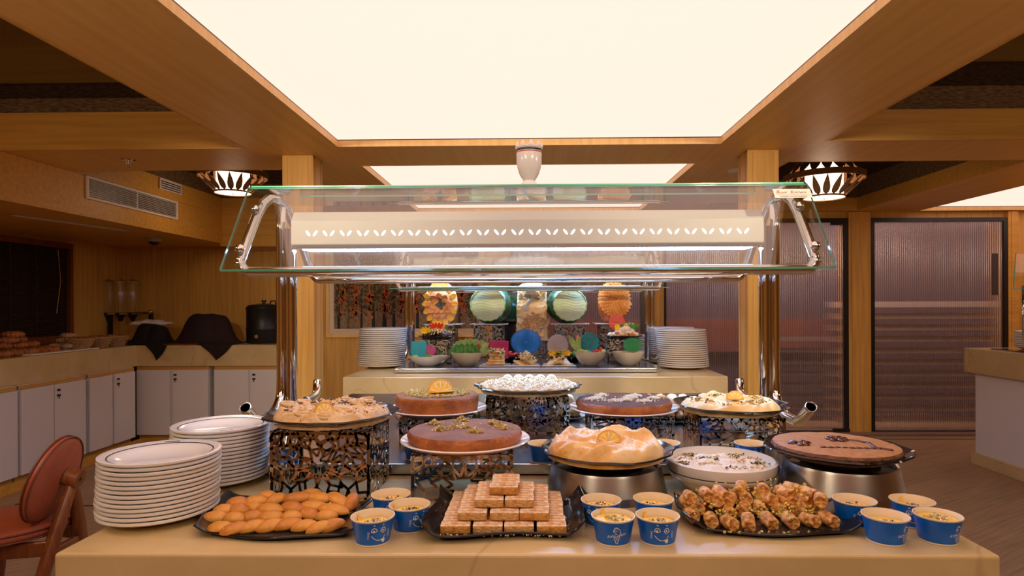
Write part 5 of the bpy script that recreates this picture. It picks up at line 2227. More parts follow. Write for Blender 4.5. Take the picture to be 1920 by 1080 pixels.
def petal(m, c, ax, nrm, L, W_, cup=.25, n=5, curl=.3):
    """one carved petal, base at c, growing along ax, lifted off along nrm"""
    c, ax, nrm = Vector(c), Vector(ax).normalized(), Vector(nrm).normalized()
    sd = ax.cross(nrm).normalized()

    def fn(u, v):
        w = math.sin(PI * (v * .78 + .12)) ** .8 * (1 if v < .75 else (1 - (v - .75) / .25) ** .5)
        s_ = (u - .5) * 2
        p = c + ax * (L * v) + sd * (W_ / 2 * w * s_) + nrm * (L * curl * v * v + W_ * cup * (s_ * s_) * .4 + .0015)
        return p
    m.grid(fn, 4, n)


def ell_pt(a, b, c_, x, z):
    """front surface point of an ellipsoid (towards the camera, -y) and its normal"""
    k = max(0.02, 1 - (x / a) ** 2 - (z / c_) ** 2)
    y = -b * math.sqrt(k)
    nn = Vector((x / a ** 2, y / b ** 2, z / c_ ** 2)).normalized()
    return Vector((x, y, z)), nn


M['papaya'] = mat('orange_papaya', (.74, .26, .07), .45, col2=(.88, .46, .20), vscale=14, bump=.3, bscale=60)
M['papaya_t'] = mat('yellow_papaya_skin', (.90, .44, .03), .4)
M['papaya_d'] = mat('deep_orange_flesh', (.80, .27, .03), .45, col2=(.90, .43, .10), vscale=16)
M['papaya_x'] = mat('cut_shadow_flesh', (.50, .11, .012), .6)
M['melon_skin'] = mat('dark_green_rind', (.006, .045, .018), .25, col2=(.012, .085, .03), vscale=9, stretch=(3, 3, .4))
M['melon_white'] = mat('pale_green_rind', (.60, .76, .42), .4, col2=(.78, .88, .60), vscale=5)
M['melon_edge'] = mat('light_green_cut', (.42, .62, .25), .4)
M['creamfruit'] = mat('cream_carved_flesh', (.78, .46, .18), .5, col2=(.88, .64, .34), vscale=10, bump=.3, bscale=50)
M['greyleaf'] = mat('dark_grey_leaf', (.05, .065, .06), .5)
M['birdgrey'] = mat('grey_carving', (.46, .44, .36), .5, bump=.4, bscale=60)

# left: orange papaya with a big open flower
x, zt = fst[0]
A_, B_, C_ = .122, .085, .158
cz = C_ * .93
t = thing('carved_fruit', 'orange carved papaya with a large open flower and grey star centre', 'carved fruit', (x - .005, YR, zt + .0085))
MB().blob((0, 0, cz), (A_, B_, C_), 48, 30, amp=.05, seed=2, fr=5, sup=.86).build('fruit_body', 'papaya', t, smooth=True)
m = MB()
rg = random.Random(2)
for k in range(16):                      # fluted border leaves
    a = 2 * PI * k / 16
    p, nn = ell_pt(A_ * 1.02, B_, C_ * 1.02, .080 * math.cos(a), .120 * math.sin(a))
    petal(m, (p.x, p.y - .004, cz + p.z), (math.cos(a), .25, math.sin(a)), nn, .050, .042, curl=.15)
m.build('fluted_leaves', 'papaya_t', t, smooth=True, solid=.003)
m = MB()
for ring, (rr, n_, L, W_, cu) in enumerate(((.040, 9, .052, .046, .35), (.018, 7, .046, .040, .5))):
    for k in range(n_):
        a = 2 * PI * (k + .5 * ring) / n_ + .2
        p, nn = ell_pt(A_, B_, C_, rr * math.cos(a), rr * math.sin(a) * 1.1)
        petal(m, (p.x, p.y - .008 - .004 * ring, cz - .012 + p.z), (math.cos(a), -.05, math.sin(a)), (0, -1, 0), L, W_, curl=cu)
m.build('flower_petals', 'papaya', t, smooth=True, solid=.003)
m = MB()
for k in range(4):
    a = PI / 2 * k + .12
    petal(m, (0.012, -B_ - .022, cz - .004), (math.cos(a), -.05, math.sin(a)), (0, -1, 0), .040, .026, curl=.1)
m.build('star_leaves', 'greyleaf', t, smooth=True, solid=.003)
MB().blob((.002, .01, .262), (.070, .055, .044), 30, 14, amp=.12, seed=3, fr=8).build('yellow_crown', 'papaya_t', t, smooth=True)


def watermelon(label, x, zt, yaw, r, lean):
    t = thing('carved_watermelon', label, 'carved fruit', (x, YR, zt + .0085))
    A_, B_, C_ = r * 1.0, r * 1.05, r * .92
    # rind: ellipsoid flattened where the face is cut
    fy = -B_ * .62
    Q = Matrix.Rotation(yaw, 3, 'Z')
    cz = C_ * .97
    m = MB()
    nu, nv = 56, 36

    def fn(u, v):
        ph = PI * v
        q = Vector((A_ * math.sin(ph) * math.cos(2 * PI * u), B_ * math.sin(ph) * math.sin(2 * PI * u), C_ * math.cos(ph)))
        q.y = max(q.y, fy)
        q = Q @ q
        return (q.x, q.y, q.z + cz)
    m.grid(fn, nu, nv, wrapu=True)
    m.build('rind', 'melon_skin', t, smooth=40)
    fa, fc = A_ * .80, C_ * .80
    m = MB()

    def face(u, v):
        a = 2 * PI * u
        w = 1 + .02 * math.sin(a * 17)
        xx, zz = fa * v * w * math.cos(a), fc * v * w * math.sin(a)
        yy = fy - .004 - .016 * (1 - v * v) - .0007 * math.sin(zz * 300 + 3.0 * math.sin(xx * 31 + zz * 9)) * (1 - v ** 6)
        q = Q @ Vector((xx, yy, zz))
        return (q.x, q.y, q.z + cz)
    m.grid(face, 84, 40, wrapu=True)
    o = m.build('pale_face', 'melon_white', t, smooth=True)
    m = MB()
    P = []
    for i in range(84):
        a = 2 * PI * i / 84
        w = 1.02 + .02 * math.sin(a * 17)
        q = Q @ Vector((fa * w * math.cos(a), fy - .003, fc * w * math.sin(a)))
        P.append((q.x, q.y, q.z + cz))
    m.tube(P, .0045, 6, closed=True)
    m.build('scalloped_edge', 'melon_edge', t, smooth=True)
    return t


watermelon('dark green watermelon with pale carved oval face, left of the cream carving', fst[1][0] + .01, fst[1][1], R(-9), .158, 0)
watermelon('dark green watermelon with pale carved oval face, right of the cream carving', fst[3][0] - .02, fst[3][1], R(12), .152, 0)
# whole melon standing behind
c = gy(946, 596, 5.04)
t = thing('watermelon', 'whole dark green watermelon peeping out behind the left carved one', 'watermelon', (c.x, 5.04, ZL))
MB().blob((0, 0, .38), (.17, .17, .155), 36, 20).build('rind', 'melon_skin', t, smooth=True)
MB().lathe([(.10, 0), (.10, .24), (.12, .25), (.0, .25)], 36).build('black_pedestal', 'black', t, smooth=40)

# centre: tall cream block with bird and lotus
x, zt = fst[2]
t = thing('carved_fruit', 'tall cream carved block with a grey bird above a lotus flower', 'carved fruit', (x - .005, YR, zt + .0085))
H = fz(530, YR) - zt - .008
hw = .112
rg = random.Random(5)
m = MB()


def fn(u, v):
    a = 2 * PI * u
    cx_, sx_ = math.cos(a), math.sin(a)
    e = .25
    k = 1.04 - .12 * v if v < .85 else (1.04 - .102) * (1 - ((v - .85) / .15) ** 2.4 * .45)
    xx = math.copysign(abs(cx_) ** e, cx_) * hw * k
    yy = math.copysign(abs(sx_) ** e, sx_) * hw * .75 * k
    zz = H * v
    d = .010 * noise.noise(Vector((xx * 22, yy * 22, zz * 22))) + .006 * noise.noise(Vector((xx * 60, yy * 60, zz * 60)))
    if v >= .999:
        return (0, 0, H)
    return (xx + d * cx_, yy + d * sx_, zz)


m.grid(fn, 72, 60, wrapu=True)
m.build('carved_block', 'creamfruit', t, smooth=True)
m = MB()
for ring, (rr, n_, L, W_, cu) in enumerate(((.012, 12, .075, .034, .22), (.008, 9, .052, .028, .5), (.004, 7, .034, .020, .9))):
    for k in range(n_):
        a = 2 * PI * (k + .5 * ring) / n_
        petal(m, (.004 + rr * math.cos(a), -hw * .80 - .006 * ring, H * .30 + rr * math.sin(a)), (math.cos(a), -.04, math.sin(a) * .75), (0, -1, 0), L, W_, cup=.5, curl=cu + .25)
m.build('lotus_petals', 'creamfruit', t, smooth=True, solid=.003)
m = MB()
for k in range(11):                       # leaves rolling over the block
    a = rg.uniform(0, 6.28)
    px_, pz_ = rg.uniform(-.07, .07), rg.choice([rg.uniform(.21, .26), rg.uniform(.52, .80)]) * H
    petal(m, (px_, -hw * .77, pz_), (math.cos(a), -.04, math.sin(a)), (0, -1, 0), .085, .055, cup=.6, curl=.35)
m.build('carved_leaves', 'creamfruit', t, smooth=True, solid=.003)
m = MB()
bc = Vector((.002, -hw * .88, H * .72))
m.tube([bc + Vector(p) for p in [(-.045, .006, -.065), (-.03, 0, -.035), (-.010, -.006, -.01), (.012, -.006, .0), (.032, -.006, .006), (.044, -.004, .004), (.056, 0, -.003)]], [.004, .013, .017, .015, .009, .009, .0015], 10)
for k in range(9):
    a = R(60 + k * 13)
    petal(m, bc + Vector((-.004, -.006, .0)), (math.cos(a), -.1, math.sin(a)), (0, -1, 0), .085 - .004 * abs(k - 3), .018, curl=.1)
for k in range(6):
    a = R(205 + k * 10)
    petal(m, bc + Vector((-.030, 0, -.04)), (math.cos(a), -.1, math.sin(a)), (0, -1, 0), .06, .014, curl=.05)
m.build('carved_bird', 'birdgrey', t, smooth=True, solid=.002)

# right: dahlia
x, zt = fst[4]
A_, B_, C_ = .112, .085, .156
cz = C_ * .95
t = thing('carved_fruit', 'orange fruit carved all over into one many-petalled dahlia', 'carved fruit', (x, YR, zt + .0085))
MB().blob((0, 0, cz), (A_, B_, C_), 48, 30, amp=.06, seed=6, fr=7, sup=.88).build('fruit_body', 'papaya_x', t, smooth=True)
m = MB()
dc = Vector((.010, 0, .030))
for ring in range(8):
    rr = .009 + ring * .0125
    n_ = 8 + ring * 3
    for k in range(n_):
        a = 2 * PI * (k + .5 * (ring % 2)) / n_
        xx, zz = dc.x + rr * math.cos(a), dc.z + rr * math.sin(a) * 1.12
        if (xx / (A_ * .93)) ** 2 + (zz / (C_ * .93)) ** 2 > 1:
            continue
        p, nn = ell_pt(A_, B_, C_, xx, zz)
        petal(m, (p.x, p.y - .003, cz + p.z), (math.cos(a), .1 * ring / 8, math.sin(a)), nn, .023, .018 + .0012 * ring, curl=.55)
m.build('dahlia_petals', 'papaya_d', t, smooth=True, solid=.002)
MB().blob((dc.x, -B_ * .98, cz + dc.z), (.007, .006, .007), 12, 8).build('flower_eye', 'papaya_t', t, smooth=True)

# ------------------------------------------------------------------ front row of the far buffet
YD = 4.12


def disc_sheet(label, px, py, rpx, Y, col, shape='round', alpha=.75, tilt=.15, hpx=None):
    c = gy(px, py, Y)
    r = rpx * Y / F
    hz = (hpx or rpx) * Y / F
    m = MB()
    if shape == 'round':
        n = 48
        pts = [(r * (1 + .03 * noise.noise(Vector((math.cos(2 * PI * i / n) * 2, math.sin(2 * PI * i / n) * 2, px)))) * math.cos(2 * PI * i / n), hz * math.sin(2 * PI * i / n)) for i in range(n)]
    else:
        pts = []
        for (u, v) in ((-1, -1), (1, -1), (1, 1), (-1, 1)):
            pts.append((u * r, v * hz))
        pts = [(-r, -hz), (r * .96, -hz), (r, hz * .9), (r * .3, hz * 1.02), (-r * .5, hz * .93), (-r, hz * .98)]
    n = len(pts)
    m.grid(lambda u, v: (pts[int(round(u * n)) % n][0] * v, .012 * math.sin(pts[int(round(u * n)) % n][0] * v * 22), pts[int(round(u * n)) % n][1] * v), n, 8, wrapu=True)
    mt_ = tinted('sugar_' + label.split()[0] + str(px), col, alpha)
    o = m.build('sugar_disc', mt_, loc=c, smooth=True, solid=.003)
    o.rotation_euler = (-tilt, 0, 0)
    return tag(o, label, 'sugar decoration')


M['cream_soup'] = mat('creamy_salad', (.72, .62, .50), .5, col2=(.80, .72, .60), vscale=30)
M['herb'] = mat('green_herb', (.04, .20, .03), .5, col2=(.12, .36, .06), vscale=30)
M['lettuce'] = mat('lettuce', (.30, .52, .14), .5, col2=(.55, .66, .28), vscale=18)
M['redpep'] = mat('red_pepper', (.75, .04, .02), .25)
M['yellowfl'] = mat('yellow_flower', (.95, .62, .01), .45)
M['mushroom'] = mat('pale_mushroom', (.78, .66, .52), .5, col2=(.88, .80, .70), vscale=30)
M['bowl_glass'] = tinted('frosted_bowl', (.80, .74, .62), .78, .12, 3)


def bowl(label, px, wpx, ytop, ybot, mt, Y=YD, oval=.8, food='cream_soup', nm='salad_bowl'):
    c = gy(px, 600, Y)
    zt_, zb_ = fz(ytop, Y), ZL + .0008
    r = wpx / 2 * Y / F
    h = zt_ - zb_
    t = thing(nm, label, 'bowl', (c.x, Y, zb_))
    MB().lathe([(r * .42, 0), (r * .46, .002), (r * .72, h * .30), (r * .90, h * .66), (r, h), (r * .965, h), (r * .86, h * .66), (r * .68, h * .34), (0, h * .22)], 64, sy=oval).build('bowl_body', mt, t, smooth=50)
    m = MB()
    m.grid(lambda u, v: (r * .90 * v * math.cos(2 * PI * u), r * .90 * oval * v * math.sin(2 * PI * u), h * .80 + .012 * noise.noise(Vector((v * math.cos(2 * PI * u) * 4, v * math.sin(2 * PI * u) * 4, px))) + .008 * (1 - v)), 40, 10, wrapu=True)
    m.build('salad_filling', food, t, smooth=True)
    return t, r, h


def garnish(t, name, mt, items):
    m = MB()
    for (x, y, z, a, b, c_) in items:
        m.blob((x, y, z), (a, b, c_), 10, 6, amp=.2, seed=x * 50, fr=2)
    return m.build(name, mt, t, smooth=True)


t, r, h = bowl('white oval bowl of pale salad under the teal and pink sugar sheets', 804, 76, 667, 690, 'porcelain_w', oval=.62)
garnish(t, 'lime_slices', 'lettuce', [(-.085, -.03, h, .022, .016, .010), (.085, -.02, h, .020, .014, .010)])
garnish(t, 'herb_leaves', 'herb', [(-.012, -.03, h + .006, .018, .012, .006), (.012, -.035, h + .006, .020, .010, .006), (.0, -.015, h + .012, .014, .010, .006)])
t, r, h = bowl('clear bowl of pink salad beside the magenta sugar square', 875, 60, 660, 688, 'bowl_glass')
garnish(t, 'diced_topping', 'apricot', [(r * .8 * math.cos(a), r * .62 * math.sin(a), h * .84, .010, .009, .007) for a in [PI + k * PI / 8 for k in range(9)]])
m = MB()
for k in range(9):
    a = PI * k / 8
    petal(m, (.055 * math.cos(a), .03, h * .8), (math.cos(a) * .9, .25, .35 + math.sin(a)), (0, -1, .2), .075, .055, curl=.2)
m.build('green_fan', 'herb', t, smooth=True, solid=.002)
m = MB()
for k in range(9):
    a = PI * k / 8
    petal(m, (.02 + .05 * math.cos(a), .06, h * 1.0), (math.cos(a) * .9, .25, .6 + math.sin(a)), (0, -1, .2), .085, .055, curl=.2)
m.build('yellow_frill', 'lettuce', t, smooth=True, solid=.002)
m = MB()
petal(m, (.085, .02, h), (.9, 0, .9), (0, -1, 0), .09, .035)
petal(m, (.085, .02, h * .8), (1.2, 0, .4), (0, -1, 0), .09, .03)
m.build('leaf_tips', 'lettuce', t, smooth=True, solid=.002)
garnish(t, 'red_pepper_tip', 'redpep', [(.082, .01, h + .045, .009, .009, .020)])
t, r, h = bowl('pale round bowl of creamy salad behind the teal sugar disc', 1106, 60, 659, 688, 'bowl_glass')
garnish(t, 'lemon_wedges', 'lettuce', [(-.065, -.01, h, .028, .02, .018), (-.028, -.03, h, .022, .016, .012), (.085, -.02, h, .020, .016, .014)])
garnish(t, 'red_garnish', 'redpep', [(.02, -.04, h, .014, .01, .010), (.045, -.03, h + .004, .014, .01, .010), (.07, -.02, h + .012, .010, .01, .018)])
m = MB()
petal(m, (-.08, .02, h), (-.6, 0, 1), (0, -1, 0), .12, .04)
petal(m, (-.07, .02, h), (-.1, 0, 1), (0, -1, 0), .11, .035)
m.build('leaf_tips', 'lettuce', t, smooth=True, solid=.002)
garnish(t, 'red_flower', 'redpep', [(-.062, .03, h + .06, .016, .014, .034), (-.08, .03, h + .085, .016, .012, .02)])
t, r, h = bowl('pale round bowl of creamy salad under the green sugar sheet', 1178, 60, 660, 688, 'bowl_glass')
garnish(t, 'diced_topping', 'apricot', [(r * .6 * math.cos(a), r * .5 * math.sin(a), h * .86, .012, .010, .006) for a in [PI + k * PI / 6 for k in range(7)]])

disc_sheet('teal broken sugar sheet standing in the white oval bowl', 785, 655, 14, YD + .0, (.0, .38, .52), 'square', .75, .2, 16)
disc_sheet('pink lacy sugar sheet leaning in the white oval bowl', 801, 657, 16, YD + .02, (.55, .05, .28), 'round', .6, .3, 11)
disc_sheet('magenta square sugar sheet standing behind the stacked wraps', 935, 655, 19, YD + .09, (.50, .010, .10), 'square', .85, .12, 17)
disc_sheet('large bright blue sugar disc in the middle of the far buffet', 986, 641, 28.5, YD + .12, (.0, .16, .62), 'round', .92, .12, 24)
disc_sheet('pale lilac sugar disc with brown edge, behind the yellow flowers', 1046, 648, 20, YD + .12, (.50, .40, .42), 'round', .80, .2, 21)
disc_sheet('teal spotted sugar disc standing in the right-hand bowl', 1106, 641, 18, YD + .03, (.0, .30, .34), 'round', .60, .1, 18)
disc_sheet('green lacy sugar sheet standing in the rightmost bowl', 1186, 647, 18, YD + .03, (.02, .34, .12), 'round', .50, .1, 14)
disc_sheet('small yellow sugar disc above the dark sprinkle platter', 822, 611, 12, YD + .22, (.92, .55, .0), 'round', .85, .1, 9)
disc_sheet('translucent coral red sugar disc above the mushrooms', 1157, 605, 16, YD + .22, (.80, .10, .08), 'round', .62, .1, 16)

# wraps, triangles, salad on small plates
for (px, w_, lb) in ((930, 62, 'small white plate under the stacked wraps'), (985, 56, 'small white plate under the heaped pastry triangles'), (1047, 64, 'small white plate with green leaf under the sprinkle triangles')):
    c = gy(px, 600, YD)
    w = w_ / 2 * YD / F
    tag(MB().prism([(-w, -.085), (w, -.085), (w * .86, .085), (-w * .86, .085)], 0, .007).build('serving_plate', 'porcelain_w', loc=(c.x, YD, ZL + .0008), bevel=.003), lb, 'plate', 'small white plates on the far buffet')
c = gy(931, 600, YD)
t = thing('stacked_wraps', 'stack of rolled wraps with chopped topping before the magenta sugar square', 'food', (c.x, YD, ZL + .0085))
m = MB()
for k in range(5):
    m.cbox((-.006 + .004 * k, -.03 + .012 * k, .012 + k * .017), (.12 - .012 * k, .085, .015), .05 * k)
m.build('flat_layers', 'filo_b', t, bevel=.005)
rg = random.Random(33)
crumbs('chopped_topping', t, ['mushroom', 'apricot', 'herb'], [(rg.uniform(-.05, .055), rg.uniform(-.06, .04), .085 + rg.uniform(-.05, .022)) for _ in range(130)], (.007, .014), 3)
tcol = {'a': ['filo_b', 'filo_d'], 'b': ['filo_d', 'herb']}
for (px, lb, mats_, top) in ((986, 'heap of golden pastry triangles before the blue sugar disc', ['filo_d', 'mushroom', 'herb'], None), (1049, 'heap of triangle slices with dark sprinkles and yellow flowers', ['filo_d', 'nutdark', 'lettuce'], 1)):
    c = gy(px, 600, YD)
    t = thing('pastry_heap', lb, 'food', (c.x, YD, ZL + .0085))
    rg = random.Random(px)
    for k in range(10):
        a = rg.uniform(0, 6.28)
        q = rg.uniform(.01, .055) if k < 7 else rg.uniform(0, .02)
        z = .003 if k < 4 else (.022 if k < 7 else .042)
        mm = MB()
        mm.prism([(-.045, -.02), (.045, -.02), (0, .05)], 0, .016)
        o = mm.build('pastry_triangle', mats_[0], t, loc=(q * math.cos(a), q * .7 * math.sin(a), z), bevel=.004)
        o.rotation_euler = (rg.uniform(.1, .7), rg.uniform(-.5, .5), rg.uniform(0, 6.28))
    crumbs('chopped_topping', t, [mats_[1], mats_[1], mats_[2]], [(g[0], g[1] * .7, .03 + .05 * (1 - min(1, math.hypot(g[0], g[1]) / .07)) + rg.uniform(0, .012)) for g in heap(rg, 0, -.005, .07, 120, 0)], (.006, .014), 4)
    if top:
        m = MB()
        for cx_ in (-.055, -.02, .03, .055):
            for k in range(6):
                a = 2 * PI * k / 6
                petal(m, (cx_, .0, .075), (math.cos(a), -.3, math.sin(a)), (0, -1, 0), .022, .018)
        m.build('yellow_flowers', 'yellowfl', t, smooth=True, solid=.002)

# platters on two more small stands
YE = 4.30
for i, (xl, xr, lb, lbp) in enumerate(((787, 846, 'front left small dark steel stand on the far buffet', 'black wavy platter of dark sprinkle balls on the left small stand'),
                                       (1139, 1199, 'front right small dark steel stand on the far buffet', 'black wavy platter of stuffed mushrooms on the right small stand'))):
    a, b = fx(xl, YE - .06), fx(xr, YE - .06)
    zt = fz(637, YE - .06)
    stand(lb, Vector(((a + b) / 2, YE + .02, ZL + .0008)), b - a, .16, zt - ZL, 0, 180 + i * 9, 'cutsteel_m', bar=.0085, R0=.06)
    pc = Vector(((a + b) / 2 + (.0 if i == 0 else .01), YE, zt + .002))
    slate_plate(lbp, pc, .128, 20 + i, .022)
    t = thing('sprinkle_balls' if i == 0 else 'stuffed_mushrooms', ('heap of dark chocolate balls with coloured sprinkles and yellow flowers' if i == 0 else 'heap of pale stuffed mushrooms with pineapple leaves'), 'food', pc + Vector((0, 0, .006)))
    rg = random.Random(40 + i)
    if i == 0:
        for k in range(16):
            a_ = rg.uniform(0, 6.28)
            q = .085 * math.sqrt(rg.random())
            MB().blob((q * math.cos(a_), q * math.sin(a_), .018 + .028 * (1 - q / .085)), (.024, .024, .02), 12, 8).build('dark_ball', 'nutdark', t, smooth=True)
        crumbs('coloured_sprinkles', t, ['coconut', 'yellowfl', 'lettuce', 'redpep', 'nut'], [(g[0], g[1], .036 + .03 * (1 - min(1, math.hypot(g[0], g[1]) / .1)) + rg.uniform(0, .008)) for g in heap(rg, 0, -.01, .10, 260, 0)], (.005, .012), 4)
        m = MB()
        for cx_ in (-.085, -.06):
            for k in range(6):
                petal(m, (cx_, -.02, .055), (math.cos(k), -.3, math.sin(k)), (0, -1, 0), .026, .02)
        m.build('yellow_flowers', 'yellowfl', t, smooth=True, solid=.002)
        m = MB()
        for k in range(5):
            petal(m, (-.02 + .01 * k, .0, .065), (-.8 + .35 * k, -.1, 1), (0, -1, 0), .05, .02)
        m.build('red_leaves', 'redpep', t, smooth=True, solid=.002)
    else:
        for k, (x_, y_, z_) in enumerate(((-.085, -.01, .02), (-.055, -.03, .025), (-.015, -.02, .02), (.03, -.03, .03), (.075, -.01, .022), (.0, .0, .055), (.018, -.01, .062), (-.03, .01, .045), (.05, .01, .045))):
            MB().blob((x_, y_, z_), (.030, .024, .020), 16, 10).build('mushroom_cap', 'mushroom', t, smooth=True)
        for k in range(9):
            MB().blob((rg.uniform(-.08, .085), -.055, rg.uniform(.010, .04)), (.015, .012, .011), 10, 6, amp=.3, seed=k).build('browned_stuffing', 'apricot', t, smooth=True)
        m = MB()
        for k in range(7):
            petal(m, (.04 + .01 * k - .03, .02, .05), (-.5 + .25 * k, 0, 1), (0, -1, 0), .06, .016)
        m.build('pineapple_leaves', 'herb', t, smooth=True, solid=.002)
        m = MB()
        for cx_ in (-.045, .015):
            for k in range(6):
                petal(m, (cx_, .0, .075), (math.cos(k), -.3, math.sin(k)), (0, -1, 0), .024, .018)
        m.build('yellow_flowers', 'yellowfl', t, smooth=True, solid=.002)

# dark low dishes glimpsed between
for px, Y, lb in ((962, 4.36, 'black dish of red salad behind the blue sugar disc'), (1072, 4.36, 'black dish standing behind the lilac sugar disc')):
    c = gy(px, 600, Y)
    t = thing('black_dish', lb, 'dish', (c.x, Y, ZL + .0008))
    MB().lathe([(.04, 0), (.085, .03), (.10, .05), (.09, .05), (.06, .02), (0, .012)], 32).build('dish_body', 'slate', t, smooth=50)
    m = MB()
    rg = random.Random(px)
    for k in range(14):
        m.blob((rg.uniform(-.06, .06), rg.uniform(-.05, .05), .045 + rg.uniform(0, .02)), (.016, .014, .012), 8, 5, amp=.2, seed=k)
    tag(m.build('mixed_salad', 'redpep' if px < 1000 else 'herb', t, smooth=True), kind='stuff')

# ------------------------------------------------------------------ left worktop: bread, baskets, draped cloths, dispenser, kettle
ZW = ZT1 + .001


def wl(px, py):
    """spot on the worktop seen at a pixel"""
    return gz(px, py, ZW)


def loaf(mt, seed, L=.13, W_=.05, H_=.045):
    m = MB()

    def fn(u, v):
        a = 2 * PI * u
        t_ = -1 + 2 * v
        w = max(0, 1 - abs(t_) ** 2.6) ** .5 * (1 + .10 * math.cos(t_ * 17))
        bend = .25 * t_ * t_ * W_
        return (L / 2 * t_, W_ / 2 * w * math.cos(a) + bend, H_ / 2 * w * math.sin(a) + H_ / 2)
    m.grid(fn, 16, 22, wrapu=True)
    return m.build('bread_roll', mt, smooth=True)


lo1, lo2 = loaf('crust', 1), loaf('crust_p', 2)
rg = random.Random(60)


def wx(px, X):
    """spot on the worktop in the column of a pixel, at a given distance from the middle of the room"""
    d = ray(px, 650)
    return Vector((X, X / d.x * d.y, ZW))


spots_b = [(6, 0, 0), (30, 0, 0), (54, 0, 0), (78, 0, 0), (98, 0, 0), (18, 1, 0), (42, 1, 0), (66, 1, 0), (86, 1, 0), (10, 1, 1), (34, 1, 1), (58, 1, 1), (16, 1, 2), (40, 1, 2), (24, 1, 3)]
for i, (px, py, lv) in enumerate(spots_b):
    o = lo1 if i == 0 else lo1.copy()
    if i:
        COL.objects.link(o)
    p = wx(px, -3.79 if py == 0 else -3.89)
    o.location = (p.x, p.y, ZW + lv * .042 + (0 if lv == 0 else .004))
    o.scale = (1.15, 1.2, 1.15)
    o.rotation_euler = (0, 0, rg.uniform(.6, 2.2))
    tag(o, 'dark brown crescent roll in the heap at the far left, %s %s from the left' % (['bottom', 'second', 'third', 'top'][lv], ORD[len([q for q in spots_b if q[2] == lv and q[0] < px])]), 'bread', 'dark crescent rolls at the left edge')
spots_p = [(90, 1, 0), (106, 0, 0), (120, 0, 0), (102, 1, 1), (122, 1, 1), (126, 1, 0), (110, 1, 2)]
for i, (px, py, lv) in enumerate(spots_p):
    o = lo2 if i == 0 else lo2.copy()
    if i:
        COL.objects.link(o)
    p = wx(px, -3.80 - .09 * py - .08)
    o.location = (p.x, p.y + .10, ZW + .012 + lv * .04)
    o.rotation_euler = (0, 0, rg.uniform(-.6, .9))
    tag(o, 'pale seeded bread roll on the white tray by the window, %s layer, %s from left' % (['lower', 'upper', 'top'][lv], ORD[len([q for q in spots_p if q[2] == lv and q[0] < px])]), 'bread', 'pale bread rolls on the white tray')
p = wl(108, 656)
tag(MB().box(-.10, .10, -.42, .30, 0, .011).build('bread_tray', 'porcelain_w', loc=(-3.80, 4.95, ZW), bevel=.003), 'long flat white tray under the pale rolls by the window', 'tray')
p = wl(100, 655)
# wicker baskets
bk = None
for i, px in enumerate((150, 184, 216)):
    p = wx(px, -3.82)
    lb = ['wicker basket nearest the bread tray, first of three', 'wicker basket in the middle of the three on the left worktop', 'wicker basket farthest from the bread, beside the draped cloth'][i]
    if bk is None:
        bk = thing('wicker_basket', lb, 'basket', (p.x, p.y, ZW), 0, 'wicker baskets on the left worktop')
        m = MB()
        for k in range(8):
            r_ = .062 + .0045 * k
            P = [(r_ * math.cos(a) * 1.15, r_ * math.sin(a), .006 + k * .0105 + .002 * math.sin(a * 16 + PI * (k % 2))) for a in [2 * PI * j / 64 for j in range(64)]]
            m.tube(P, .0055, 5, closed=True)
        for j in range(26):
            a = 2 * PI * j / 26
            m.tube([(.060 * math.cos(a) * 1.15, .060 * math.sin(a), 0), (.100 * math.cos(a) * 1.15, .100 * math.sin(a), .09)], .0028, 5)
        m.prism([(.07 * math.cos(2 * PI * j / 20), .06 * math.sin(2 * PI * j / 20)) for j in range(20)], .0, .006)
        m.build('woven_sides', 'wicker', bk)
        MB().tube([(.098 * math.cos(a) * 1.15, .098 * math.sin(a), .088) for a in [2 * PI * j / 40 for j in range(40)]], .007, 6, closed=True).build('basket_rim', 'wicker', bk)
        m = MB()
        for j in range(7):
            a = 2 * PI * j / 7
            m.blob((.045 * math.cos(a), .040 * math.sin(a), .085), (.035, .03, .022), 12, 7, amp=.15, seed=j)
        tag(m.build('bread_pieces', 'crust', bk, smooth=True), kind='stuff')
    else:
        dup(bk, (p.x, p.y, ZW), .4 * i, lb, 'wicker baskets on the left worktop')

# cereal dispenser: three clear columns on a stand
YDi = 6.29
c = gy(230, 600, YDi)
t = thing('cereal_dispenser', 'triple clear cereal dispenser with steel lids in the left corner', 'dispenser', (c.x, YDi, ZW))
zb_, zt_ = fz(583, YDi) - ZW, fz(524, YDi) - ZW
for px in (204, 226, 249):
    x = gy(px, 600, YDi).x - c.x
    MB().lathe([(.052, zb_), (.052, zt_)], 28, (x, 0, 0), capb=False).build('clear_column', 'glass', t, smooth=True)
    MB().lathe([(.062, zt_), (.064, zt_ + .004), (.06, zt_ + .012), (.018, zt_ + .016), (.012, zt_ + .024), (0, zt_ + .026)], 28, (x, 0, 0)).build('column_lid', 'steel', t, smooth=40)
    MB().lathe([(.054, zb_), (.054, zb_ - .02), (.03, zb_ - .05), (.018, zb_ - .09)], 20, (x, 0, 0), capt=True).build('spout', 'black', t, smooth=40)
x0_, x1_ = gy(196, 600, YDi).x - c.x, gy(287, 600, YDi).x - c.x
MB().box(x0_, x1_, -.05, .05, zb_ - .004, zb_ + .006).box(x0_, x1_, -.05, -.045, zb_ - .02, zb_).build('stand_shelf', 'brushed', t)
for x in (x0_ + .06, x1_ - .02):
    MB().box(x - .014, x + .014, -.02, .02, 0, zb_ - .004).build('leg', 'blackmetal', t)
MB().blob((x1_, -.05, zb_ + .005), (.02, .02, .02), 12, 8).build('round_knob', 'steel', t, smooth=True)
MB().box(x0_, x1_, -.08, .1, 0, .012).build('base', 'blackmetal', t)


